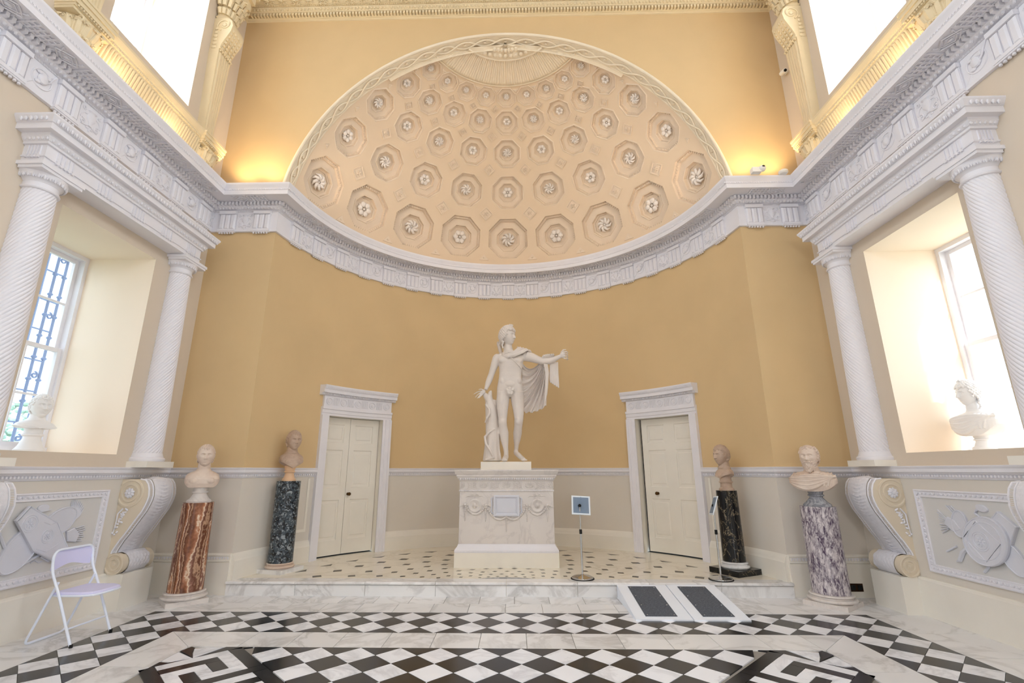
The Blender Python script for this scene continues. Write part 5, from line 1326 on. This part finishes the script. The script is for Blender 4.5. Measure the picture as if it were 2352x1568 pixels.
for i in range(80): mb.ell((-.74+1.48*(i+.5)/80, py-.056, .217), (.007, .006, .008), 5, 3)
stuff(mb.build('egg_and_bead_enrichment', 'orn', pd))
fr_ = MB(); y_ = py-.002
for i in range(9):
    cx = -.68+.17*i
    if i % 2 == 0:
        for j in range(7):
            a = rad(-66+22*j); L = .088 if abs(j-3) < 3 else .07; q = [(cx, y_, 1.088), (cx+.55*L*sin(a), y_-.006, 1.088+.55*L*cos(a)), (cx+L*sin(a)*1.0, y_, 1.088+L*cos(a))]
            q = [(max(-HX, min(HX, p[0])), p[1], p[2]) for p in q]; fr_.tube(q, [.004, .007, .005], 5)
        for s in (-1, 1): fr_.tube([(max(-HX, min(HX, cx+s*.05*sin(t))), y_, 1.115-.035*cos(t)) for t in np.linspace(.2, 2.9, 8)], .006, 5)
    else:
        fr_.tube([(cx, y_, 1.07), (cx, y_-.004, 1.165)], .007, 5)
        for k in range(3):
            for s in (-1, 1): fr_.tube([(cx+s*(.008+.022*(x_+1)), y_, 1.09+.03*k+.016*z_) for x_, z_ in ((-1, -.8), (-.2, .3), (.6, .6), (.9, 0), (.4, -.2))], .005, 5)
        for s in (-1, 1): fr_.tube([(cx+s*(.085-.03*cos(t)), y_, 1.12+.05*sin(t)) for t in np.linspace(-1.5, 1.5, 8)], .006, 5)
fr_.build('palmette_frieze', 'pedw', pd, smooth=True)
SW = [(-.61, .835), (-.306, .83), (0, .685), (.30, .825), (.60, .825)]
mb = MB(); zo = lambda z: z
for (a, b, sag) in ((SW[0], SW[1], .115), (SW[1], SW[2], .10), (SW[2], SW[3], .10), (SW[3], SW[4], .115)):
    for i in range(15):
        t = (i+.5)/15; x = a[0]+(b[0]-a[0])*t; z = a[1]+(b[1]-a[1])*t-sag*4*t*(1-t)*(1.0); mb.ell((x, y_-.008, z), (.017+.006*sin(PI*t), .015, .015+.005*sin(PI*t)), 6, 5)
mb.build('swag_garland', 'pedw', pd, smooth=True)
for i, (x, z) in enumerate(SW):
    mb = MB(); mb.ell((x, y_-.014, z+.015), (.022, .018, .022), 8, 6)
    for s in (-1, 1):
        mb.tube([(x, y_-.006, z), (x+s*.04, y_-.008, z+.006), (x+s*.07, y_, z-.012), (x+s*.10, y_, z-.004)], [.006, .008, .006, .003], 5); mb.tube([(x, y_-.006, z), (x+s*.03, y_-.006, z-.03), (x+s*.045, y_, z-.05)], [.006, .006, .003], 5)
    for k in range(9): mb.ell((x, y_-.008, z-.035-.021*k), (.013-.0008*k, .012, .0135), 6, 5)
    mb.build('pendant_drop', 'pedw', pd, smooth=True)
for x in (-.467, .457):
    mb = MB(); m_ = Matrix.Translation((x, y_, .835)) @ Matrix.Rotation(PI/2, 4, 'X')
    mb.lathe([(.096, 0), (.096, .014), (.088, .02), (.076, .018), (.06, .004), (.04, .004), (.032, .022), (.018, .03), (.012, .036), (0, .04)], 32, m=m_); mb.build('medallion', 'pedw', pd, smooth=True, ang=50)
    mb = MB()
    for s in (-1, 1):
        mb.tube([(x, y_-.004, .975), (x+s*.03, y_-.01, .992), (x+s*.055, y_-.006, .985), (x+s*.03, y_-.006, .97), (x, y_-.004, .973)], .006, 5); mb.tube([(x, y_-.004, .973), (x+s*.06, y_-.004, .965), (x+s*.10, y_-.004, .972), (x+s*.14, y_, .948)], [.006, .007, .005, .002], 5)
    mb.tube([(x, y_-.004, .975), (x, y_-.004, .93)], .005, 5); mb.build('ribbon_bow', 'pedw', pd, smooth=True)
mb = MB(); tw = [(.19, 0, .012), (.19, .028, .012), (.165, .032, 0), (.14, .012, 0), (.132, .012, 0), (.132, .018, 0)]
vs = []
for hwx, d, _ in tw: q = hwx-.19; vs += [(-.19-q, y_-d, .835-.147-q*.9), (.19+q, y_-d, .835-.147-q*.9), (.19+q, y_-d, .835+.147+q*.9), (-.19-q, y_-d, .835+.147+q*.9)]
mb.add(vs, [(j*4+i, j*4+(i+1) % 4, (j+1)*4+(i+1) % 4, (j+1)*4+i) for j in range(len(tw)-1) for i in range(4)]+[tuple((len(tw)-1)*4+i for i in range(4))])
for s in (-1, 1): mb.tube([(s*.195, y_-.004, .95), (s*.225, y_-.006, .93), (s*.215, y_-.006, .84), (s*.225, y_-.006, .75), (s*.195, y_-.004, .72)], .01, 5)
mb.build('tablet', 'trophy', pd)

st = empty('statue', (0, 7.9, 1.512)); tag(st, 'white marble statue of a standing nude youth with outstretched arm and cloak', 'statue')
def SX(u): return (u-458)*.0016955
def SZ(v): return 4.04314-.00180817*v+9.25427e-8*v*v-1.512
def J(u, v, dy=0): return (SX(u), dy, SZ(v))
px = .00171
mb = MB(); rectstack(mb, [(0, 0), (0, .118)], .39, -.25, .25, Matrix.Translation((-.022, 0, 0))); mb.build('plinth', 'cream', st)
B = MB()
def limb(pts, n=16): B.tube([J(*p[:3]) for p in pts], [p[3]*px for p in pts], n)
def blob(u, v, dy, a, b, c, rot=0): B.ell(J(u, v, dy), (a*px, b*px, c*px), 18, 12, rot=Matrix.Rotation(rot, 3, 'Y'))
# torso as one lofted form, then the muscle masses
def loft(rows, n=40):
    vs = []
    for (v, ua, ub, d, dy) in rows:
        cx, hw_ = (ua+ub)/2, (ub-ua)/2*px
        for i in range(n):
            a = 2*PI*i/n; ca, sa_ = cos(a), sin(a); k = (abs(ca)**2.5+abs(sa_)**2.5)**(-1/2.5); vs.append((SX(cx)+hw_*k*ca, dy+d*k*sa_, SZ(v)))
    m_ = len(rows); B.add(vs, [(j*n+i, (j+1)*n+i, (j+1)*n+(i+1) % n, j*n+(i+1) % n) for j in range(m_-1) for i in range(n)]+[tuple(range(n)), tuple((m_-1)*n+i for i in range(n))[::-1]])
loft([(352, 425, 525, .06, .03), (368, 385, 600, .085, .02), (385, 362, 640, .10, .01), (410, 362, 628, .118, .0), (450, 372, 612, .128, .0), (500, 378, 605, .122, .0), (550, 380, 598, .110, 0), (600, 375, 597, .108, 0), (640, 368, 602, .115, 0), (690, 358, 608, .125, .01), (735, 356, 612, .13, .02), (775, 362, 606, .12, .02), (795, 380, 590, .09, .02)])
for u in (430, 548): blob(u, 436, -.070, 58, 34, 40)
for k in range(3):
    for u in (459, 513): blob(u, 512+47*k, -.072, 27, 22, 28)
for u in (404, 578): blob(u+(6 if u < 480 else -6), 640, -.03, 28, 48, 44)
blob(486, 670, -.085, 60, 26, 40); blob(486, 398, -.06, 40, 26, 14)
blob(356, 404, .0, 42, 44, 46); blob(395, 378, .015, 40, 40, 26); blob(640, 388, .0, 50, 44, 46)
for s in (-1, 1): B.ell(J(484+s*60, 765, .075), (.11, .09, .12), 14, 10)
# legs
limb([(420, 745, 0, 64), (413, 830, -.01, 62), (410, 930, -.02, 52), (411, 1010, -.02, 42), (411, 1050, -.03, 41), (416, 1090, -.01, 40), (424, 1150, .015, 45), (430, 1220, .01, 38), (440, 1300, 0, 24), (445, 1350, 0, 22), (443, 1395, .01, 25)])
blob(411, 1040, -.06, 30, 24, 34); blob(425, 1140, .045, 38, 34, 64)
limb([(550, 745, 0, 66), (556, 830, .0, 62), (566, 930, -.01, 52), (568, 1010, -.03, 43), (564, 1050, -.04, 41), (560, 1095, .0, 38), (554, 1150, .06, 42), (548, 1215, .10, 34), (543, 1270, .13, 22), (540, 1310, .15, 20), (536, 1340, .15, 24)])
blob(562, 1040, -.08, 30, 24, 34); blob(555, 1140, .09, 34, 32, 58)
# feet
limb([(443, 1385, .03, 24), (440, 1400, -.04, 26), (434, 1412, -.11, 26), (430, 1420, -.17, 22)]); limb([(536, 1345, .16, 24), (560, 1370, .06, 24), (590, 1402, -.03, 22), (612, 1420, -.10, 18)])
for i in range(5):
    B.tube([J(410+11*i, 1424, -.15), J(408+11*i, 1428, -.205+.006*i)], [.013-.001*abs(i-1), .011], 8); B.tube([J(590+11*i, 1418, -.09), J(594+11*i, 1428, -.14+.008*i)], .011, 8)
# arms
limb([(352, 400, 0, 40), (338, 450, 0, 40), (318, 510, 0, 34), (298, 570, 0, 29), (285, 605, 0, 31), (270, 650, -.02, 28), (254, 700, -.04, 19), (246, 722, -.05, 17)])
limb([(648, 385, 0, 50), (705, 400, -.01, 46), (765, 425, -.02, 38), (815, 440, -.03, 33), (870, 440, -.04, 33), (920, 425, -.05, 29), (965, 403, -.06, 21), (985, 395, -.06, 19)])
# hands: right (open, palm out) and left (closed round a stub)
B.ell(J(222, 745, -.06), (.036, .02, .045), 12, 8, rot=Matrix.Rotation(rad(55), 3, 'Y'))
for i, (p, q, s_) in enumerate((((200, 735), (165, 748), (132, 768)), ((204, 750), (172, 772), (146, 800)), ((210, 760), (186, 786), (166, 810)), ((218, 768), (198, 790), (180, 808)))):
    B.tube([J(*p, -.06), J(*q, -.075), J(*s_, -.07)], [.011, .0095, .007], 8)
B.tube([J(228, 728, -.06), J(205, 718, -.08), J(180, 722, -.09)], [.012, .011, .008], 8)
B.ell(J(1005, 385, -.07), (.05, .032, .055), 12, 8)
for i in range(4): v = 358+21*i; B.tube([J(1012, v, -.09), J(1045, v-2+3*i*.3, -.105), J(1058, v+6, -.075), J(1042, v+10, -.05)], [.013, .012, .011, .009], 8)
B.tube([J(990, 360, -.08), J(1010, 338, -.10), J(1040, 336, -.10)], [.014, .013, .010], 8)
# neck and head
limb([(466, 250, .01, 38), (466, 295, .01, 43), (468, 330, .01, 50), (476, 362, .01, 74), (480, 385, .0, 90)])
HM = Matrix.Translation(J(464, 188, -.01)) @ Matrix.Rotation(rad(60), 4, 'Z') @ Matrix.Scale(.345, 4)
head(B, HM, 'long', False, 4, only='face')
B.ell(J(478, 735, -.115), (.042, .03, .05), 10, 8); B.ell(J(494, 760, -.12), (.03, .022, .03), 8, 6)
organic(B, .0062, 4, None, 'figure', 'statue', st, .5)
hb = MB(); head(hb, HM, 'long', False, 4, only='hair'); organic(hb, .0052, 0, None, 'curly_hair', 'statue', st, .3)
# fig leaf
mb = MB(); rn = random.Random(2)
for (u, v, a) in ((462, 735, -.9), (482, 720, 0), (512, 728, .9), (470, 760, -.5), (500, 762, .5), (486, 745, 0)): mb.ell(J(u, v, -.15), (.026, .012, .034), 8, 6, rot=Matrix.Rotation(a, 3, 'Y'))
mb.build('fig_leaf', 'statue', st, smooth=True)
# cloak: shoulder roll, hanging sheet with radiating folds, tail beyond the forearm
C = MB()
inn_ = [(402, 343, .03), (425, 365, -.06), (462, 376, -.11), (505, 366, -.115), (545, 335, -.09), (572, 305, -.04), (560, 288, .03)]
out_ = [(392, 372, .03), (412, 398, -.075), (465, 412, -.135), (530, 402, -.14), (600, 368, -.12), (660, 330, -.06), (700, 345, .03)]
for j in range(7):
    t = j/6; C.tube([J(a[0]*(1-t)+b[0]*t, a[1]*(1-t)+b[1]*t-(4 if j % 2 else 0), a[2]*(1-t)+b[2]*t-(.012 if j % 2 else 0)) for a, b in zip(inn_, out_)], [.012, .014, .015, .016, .018, .018, .012], 8)
for j in range(5): C.tube([J(575+26*j, 300+5*j, .04), J(590+24*j, 305+8*j, .0), J(585+26*j, 350+3*j, .06)], [.02, .024, .02], 8)
def sheet(s, t):
    A_ = (856-44*(1-s), 402-4*s)
    if s < .6: q = s/.6; E_ = (602, 432+500*q); c1 = (690+100*q, 575+150*q)
    else: q = (s-.6)/.4; E_ = (602+236*q, 932+22*sin(q*2.2)-(80*q*q)+(8 if int(q*9) % 2 else -4)); c1 = (790+68*q, 725-60*q)
    u = (1-t)**2*A_[0]+2*t*(1-t)*c1[0]+t*t*E_[0]; v = (1-t)**2*A_[1]+2*t*(1-t)*c1[1]+t*t*E_[1]
    return u, v
def sh(s, t, off):
    u, v = sheet(s, t); w = sin(PI*min(1, t*3+.08)/2) if t < .33 else 1
    f = .030*sin(2*PI*8.5*s+1.5*sin(3*t))*(.35+.65*min(1, t*2.5))+.012*sin(2*PI*19*s+2*t)
    return (SX(u)+0, .07+.06*sin(PI*t)-f+off-.09*(1-t)**3, SZ(v))
ns, nt_ = 110, 40; vs = [sh(i/ns, j/nt_, o) for o in (0, .028) for i in range(ns+1) for j in range(nt_+1)]; k = nt_+1; h_ = (ns+1)*k
fs = []
for i in range(ns):
    for j in range(nt_): a, b, c, d = i*k+j, i*k+j+1, (i+1)*k+j+1, (i+1)*k+j; fs += [(a, b, c, d), (h_+d, h_+c, h_+b, h_+a)]
rim = [i*k for i in range(ns+1)]+[ns*k+j for j in range(1, k)]+[i*k+nt_ for i in range(ns-1, -1, -1)]+[j for j in range(nt_-1, 0, -1)]
for i in range(len(rim)): a, b = rim[i], rim[(i+1) % len(rim)]; fs.append((a, h_+a, h_+b, b))
C.add(vs, fs)
for j in range(6): C.tube([J(800+20*j, 452-5*j, .03), J(802+20*j, 415-5*j, -.05), J(818+19*j, 388-3*j+abs(j-2)*2, -.09), J(842+15*j, 384, -.03), J(850+12*j, 420, .03)], .019, 8)
for j in range(4): C.tube([J(822+9*j, 470, -.07+.01*j), J(838+7*j, 560, -.05), J(838+4*j-4, 700, -.03), J(822+6*j, 840-22*j, -.02)], [.014, .017, .016, .012], 8)
for j in range(5): C.tube([J(886+17*j, 445, -.02+.014*(j % 2)), J(884+17*j, 540, -.01), J(880+18*j, 620-4*j, -.012), J(882+19*j, 650+13*j, 0)], [.014, .019, .021, .014], 8)
organic(C, .0058, 2, None, 'cloak', 'statue', st, .4)
# quiver and strap
mb = MB(); mb.tube([J(396, 350, .13), J(372, 245, .11)], [.03, .036], 12); mb.tube([J(372, 245, .11), J(358, 222, .10)], [.012, .02], 8); mb.tube([J(378, 240, .10), J(384, 216, .10)], [.012, .014], 8); mb.tube([J(368, 250, .11), J(352, 238, .11)], .013, 8); mb.build('quiver', 'statue', st, smooth=True)
mb = MB(); mb.tube([J(492, 415, -.155), J(530, 452, -.15), J(570, 490, -.12), J(598, 520, -.07)], .006, 6); mb.build('quiver_strap', 'statue', st, smooth=True)
# tree stump with a serpent
T = MB()
T.tube([J(308, 1432, .02), J(306, 1330, .02), J(308, 1200, .02), J(306, 1080, .03), J(304, 980, .03), J(296, 900, .03), J(282, 830, .02), J(268, 770, 0)], [.135, .115, .10, .102, .10, .092, .07, .06], 16)
T.tube([J(335, 1432, .04), J(345, 1250, .04), J(345, 1100, .05), J(332, 960, .05), J(326, 840, .05), J(330, 815, .05)], [.09, .07, .07, .066, .055, .05], 12)
T.tube([J(262, 800, 0), J(240, 770, -.02), J(228, 745, -.03)], [.05, .04, .02], 10); T.tube([J(285, 790, 0), J(292, 740, .0), J(300, 724, .0)], [.045, .03, .01], 10)
T.tube([J(370, 1150, .03), J(385, 1120, .02), J(392, 1095, .0)], [.05, .045, .03], 10)
for i in range(7): T.tube([J(236+26*i, 1428, -.09+.03*abs(i-3)), J(244+22*i, 1300, -.08+.03*abs(i-3)), J(256+18*i, 1120, -.07+.02*abs(i-3))], [.024, .014, .006], 6)
T.tube([J(250, 1420, -.10), J(330, 1395, -.12), J(300, 1330, -.12), J(255, 1260, -.10), J(245, 1190, -.08), J(290, 1140, -.10), J(340, 1110, -.06)], [.02, .024, .024, .022, .022, .018, .01], 8)
T.tube([J(245, 1050, -.06), J(262, 1010, -.10), J(290, 960, -.09), J(284, 915, -.07), J(250, 870, -.06), J(262, 850, -.08)], [.012, .018, .02, .02, .02, .016], 8)
organic(T, .0085, 1, None, 'tree_stump', 'statue', st, .4)

# ------------------------------------------------------------------ folding chair
ch = empty('folding_chair', (-3.95, 4.89, 0)); tag(ch, 'white metal folding chair with lilac seat against the left relief panel', 'chair')
def cp_(x, y, z): return (x+3.95, y-4.89, z)
def rnd(pts, r=.05, n=5):
    out = [Vector(pts[0])]
    for a, b, c in zip(pts, pts[1:], pts[2:]):
        a, b, c = Vector(a), Vector(b), Vector(c); r_ = min(r, (a-b).length*.45, (c-b).length*.45); p, q = b+(a-b).normalized()*r_, b+(c-b).normalized()*r_
        out += [(p*(1-t)**2+b*2*t*(1-t)+q*t*t) for t in [i/n for i in range(n+1)]]
    return out+[Vector(pts[-1])]
mb = MB(); mb.tube(rnd([cp_(-3.80, 4.68, .015), cp_(-4.01, 4.68, .44), cp_(-4.115, 4.68, .62), cp_(-4.13, 4.68, .79), cp_(-4.13, 5.11, .79), cp_(-4.115, 5.11, .62), cp_(-4.01, 5.11, .44), cp_(-3.80, 5.11, .015)], .09), .0115, 10)
mb.tube([cp_(-3.86, 4.69, .145), cp_(-3.86, 5.10, .145)], .008, 8); mb.build('front_frame', 'chairf', ch, smooth=True)
mb = MB(); mb.tube(rnd([cp_(-4.045, 4.70, .52), cp_(-4.07, 4.70, .46), cp_(-4.24, 4.70, .014), cp_(-4.24, 5.09, .014), cp_(-4.07, 5.09, .46), cp_(-4.045, 5.09, .52)], .05), .0105, 10); mb.build('rear_frame', 'chairf', ch, smooth=True)
mb = MB(); mb.grid(lambda u, v: cp_(-4.125+.02*sin(PI*u)*-1+.0, 4.69+.41*u, .795-(.16+.018*cos(2*PI*u))*v-.055*(1-min(1, min(u, 1-u)*9))**2*(1-v)), 30, 8)
mb.v = mb.v; n_ = len(mb.v); mb.add([(p[0]-.016, p[1], p[2]) for p in mb.v[:n_]], [f[::-1] for f in mb.f]); k = 31
bd = [i for i in range(k)]+[j*k+30 for j in range(1, 9)]+[8*k+i for i in range(29, -1, -1)]+[j*k for j in range(7, 0, -1)]
mb.f += [(bd[i], bd[(i+1) % len(bd)], bd[(i+1) % len(bd)]+n_, bd[i]+n_) for i in range(len(bd))]; mb.build('backrest', 'chairp', ch, smooth=True, ang=50, fix=True)
mb = MB(); sp2 = [(-4.09, 4.72), (-4.09, 5.07), (-4.03, 5.085), (-3.82, 5.085), (-3.735, 5.05), (-3.71, 4.98), (-3.71, 4.80), (-3.735, 4.735), (-3.82, 4.70), (-4.03, 4.70)]
mb.prism([(x+3.95, y-4.89) for x, y in sp2], .405, .437, bevel=.012); mb.build('seat', 'chairp', ch)
mb = MB(); mb.tube([cp_(x, y, .408) for x, y in sp2], .009, 8, closed=True); mb.build('seat_rim', 'chairf', ch, smooth=True)
for y in (4.68, 5.11): mb = MB(); mb.lathe([(.014, 0), (.014, .022), (.012, .026)], 12, c=cp_(-3.793, y, 0)); mb.build('rubber_foot', 'rubber', ch)

# ------------------------------------------------------------------ sign stands, ramps
def stand(label, x, y, rz, dz):
    r = empty('sign_stand', (x, y, SP)); tag(r, label, 'sign')
    mb = MB(); mb.lathe([(.15, 0), (.15, .007)], 32); mb.build('rubber_ring', 'rubber', r)
    mb = MB(); mb.lathe([(.138, .007), (.138, .02), (.11, .033), (.03, .045), (.018, .055), (0, .055)], 32); mb.build('base', 'chrome', r, smooth=True, ang=40)
    mb = MB(); mb.tube([(0, 0, .04), (0, 0, .56)], .0125, 12); mb.tube([(0, 0, .56), (0, 0, .875)], .009, 12); mb.build('pole', 'chrome', r, smooth=True)
    mb = MB(); mb.tube([(0, 0, .535), (0, 0, .59)], .018, 12); mb.build('clamp', 'rubber', r, smooth=True)
    mb = MB(); mb.ell((0, .0, .885), (.02, .022, .02), 10, 8); mb.tube([(0, 0, .885), (.012*cos(rz), .03, .86), (.0, .05, .82)], .008, 6); mb.build('swivel', 'rubber', r, smooth=True)
    p = empty('sign_plate', (0, .02, .89), parent=r); p.rotation_euler = (rad(-20), dz, rz)
    mb = MB(); mb.box((.02, .01, 0), (.245, .012, .245)); mb.build('frame', 'sign', p)
    mb = MB(); mb.box((.02, .003, 0), (.205, .006, .205)); mb.box((.02, 0, .09), (.012, .008, .03)); mb.build('back', 'signb', p); return r
stand('chrome information stand right of the pedestal, its sign facing away', .97, 6.715, rad(0), rad(3))
stand('chrome information stand by the black pillar, its sign seen edge on', 2.71, 6.685, rad(-101), rad(-4))
for i, (x0, x1, lb) in enumerate(((1.352, 1.945, 'white wedge ramp with dark grit pad, left of the pair at the step'), (1.951, 2.535, 'white wedge ramp with dark grit pad, right of the pair at the step'))):
    r = empty('access_ramp', ((x0+x1)/2, 6.0, 0)); tag(r, lb, 'ramp', 'ramps at the step'); w = (x1-x0)/2-.002; ya, yb_ = -.45, .475; zt = .148
    mb = MB(); pf_ = [(ya, 0), (ya, .014), (yb_, zt), (yb_, 0)]; mb.add([(s*w, y, z) for s in (-1, 1) for y, z in pf_], [(0, 1, 2, 3), (7, 6, 5, 4)]+[(k, 4+k, 4+(k+1) % 4, (k+1) % 4) for k in range(4)]); mb.build('board', 'rampw', r, fix=True)
    sl = math.atan2(zt-.014, yb_-ya); m_ = Matrix.Translation((0, ya, .014)) @ Matrix.Rotation(sl, 4, 'X')
    mb = MB(); mb.box((-.01, .47, .003), (.33, .80, .005)); mb.v = [tuple(m_ @ Vector(p)) for p in mb.v]; mb.build('grit_pad', 'pad', r)
    mb = MB()
    for sx in (-.15, .13):
        for k in range(4): mb.ell((sx, .10+.245*k, .006), (.007, .007, .003), 8, 4)
    mb.ell((-.01, .855, .006), (.007, .007, .003), 8, 4); mb.v = [tuple(m_ @ Vector(p)) for p in mb.v]; stuff(mb.build('screws', 'chrome', r))

# ------------------------------------------------------------------ small fittings
mb = MB(); so = empty('wall_socket', (4.27, YE-.036, .115)); tag(so, 'small dark bronze double socket on the skirting behind the lilac pillar', 'socket')
mb.box((0, 0, 0), (.16, .012, .09)); mb.build('plate', 'socket', so)
for s in (-1, 1): mb = MB(); mb.box((s*.04, -.009, 0), (.05, .008, .055)); mb.box((s*.04, -.014, .012), (.012, .006, .016)); mb.build('outlet', 'rubber', so)
sc_ = empty('camera', (3.66, 6.13, ZC)); tag(sc_, 'white box camera with round lens on the right cornice ledge', 'camera')
mb = MB(); mb.prism([(-.10, -.04), (.03, -.04), (.03, .04), (-.10, .04)], 0, .085, bevel=.012); mb.build('housing', 'device', sc_)
mb = MB(); mb.ell((.045, -.03, .055), (.048, .048, .048), 18, 12); mb.build('dome', 'device', sc_, smooth=True)
mb = MB(); mb.ell((.045, -.068, .065), (.022, .014, .018), 14, 8); mb.build('lens', 'rubber', sc_, smooth=True)
lf = empty('ledge_lamp', (4.03, 6.16, ZC)); tag(lf, 'round pale lamp half hidden on the right cornice ledge', 'lamp')
mb = MB(); mb.lathe([(.05, 0), (.065, .02), (.062, .045), (.04, .06), (0, .064)], 24); mb.build('lamp_body', 'device', lf, smooth=True)
wc = empty('camera', (XW-.002, 6.40, 7.62)); tag(wc, 'small grey camera on the upper right wall beside the pilaster', 'camera')
mb = MB(); mb.box((-.01, 0, .04), (.02, .06, .06)); mb.tube([(-.01, 0, .04), (-.07, -.02, .04)], .01, 8); mb.build('bracket', 'sign', wc)
mb = MB(); mb.tube([(-.07, .03, .03), (-.08, -.09, -.02)], .035, 14); mb.build('housing', 'device', wc, smooth=True)
mb = MB(); mb.tube([(-.08, -.091, -.02), (-.081, -.098, -.023)], .022, 14); mb.build('lens', 'rubber', wc, smooth=True)
# ------------------------------------------------------------------ garden side of the left window
tr = empty('ironwork_screen', (-6.4, 6.15, 0)); tag(tr, 'blue grey wrought iron screen with scrolls outside the left window', 'screen')
for k, dy in enumerate((-.12, .05, .19)):
    mb = MB(); mb.tube([(0, dy, 0), (0, dy, 4.8)], (.034, .018, .018)[k], 8)
    for j in range(16): mb.ell((0, dy, .3+.3*j), (.035, .035, .025), 8, 5)
    mb.build('post', 'iron', tr, smooth=True)
for j in range(9):
    mb = MB(); z = 1.5+.42*j
    mb.tube([(0, -.12-y, x+z) for x, y, _ in spiral((0, .26), .17, .03, 1.4, -1.4 if j % 2 else 1.4, 26)], .014, 6); mb.tube([(0, -.12, z+.1), (0, -.3, z+.22)], .012, 6)
    mb.ell((0, -.38, z), (.03, .035, .035), 8, 5)
    if j % 2: mb.tube([(0, .05+y*.4, x*.4+z) for x, y, _ in spiral((0, .16), .12, .03, 1.2, 0, 18)], .012, 6)
    mb.tube([(0, -.12, z+.2), (0, .19, z+.2)], .012, 6); mb.build('scroll', 'iron', tr, smooth=True)
for i, (x, y, hh, w) in enumerate(((-11, 9.5, 2.6, 1.3), (-12, 12, 3.2, 1.6), (-10.5, 7.0, 2.2, 1.1))):
    b = empty('garden_shrub', (x, y, 0)); tag(b, ['pale green shrub seen low through the left window, middle one', 'tall pale green shrub furthest off outside the left window', 'low pale green shrub nearest the left window outside'][i], 'shrub', 'shrubs outside')
    rn = random.Random(i); mb = MB()
    for k in range(420):
        a, zz = rn.uniform(0, 2*PI), rn.random(); q = w*math.sqrt(1-(2*zz-1)**2*.9)*rn.uniform(.6, 1); mb.ell((q*cos(a), q*sin(a), hh*.12+zz*hh*.88), (.10, .10, .07), 6, 4)
    stuff(mb.build('foliage', 'leafm', b)); mb = MB(); mb.tube([(0, 0, 0), (0, 0, hh*.5)], .08, 8); mb.build('stem', 'iron', b)
mb = MB()
for s in (-1, 1): mb.box((s*17, 0, -.4), (22, 60, .2))
struct(mb.build('garden_ground', 'ground'))
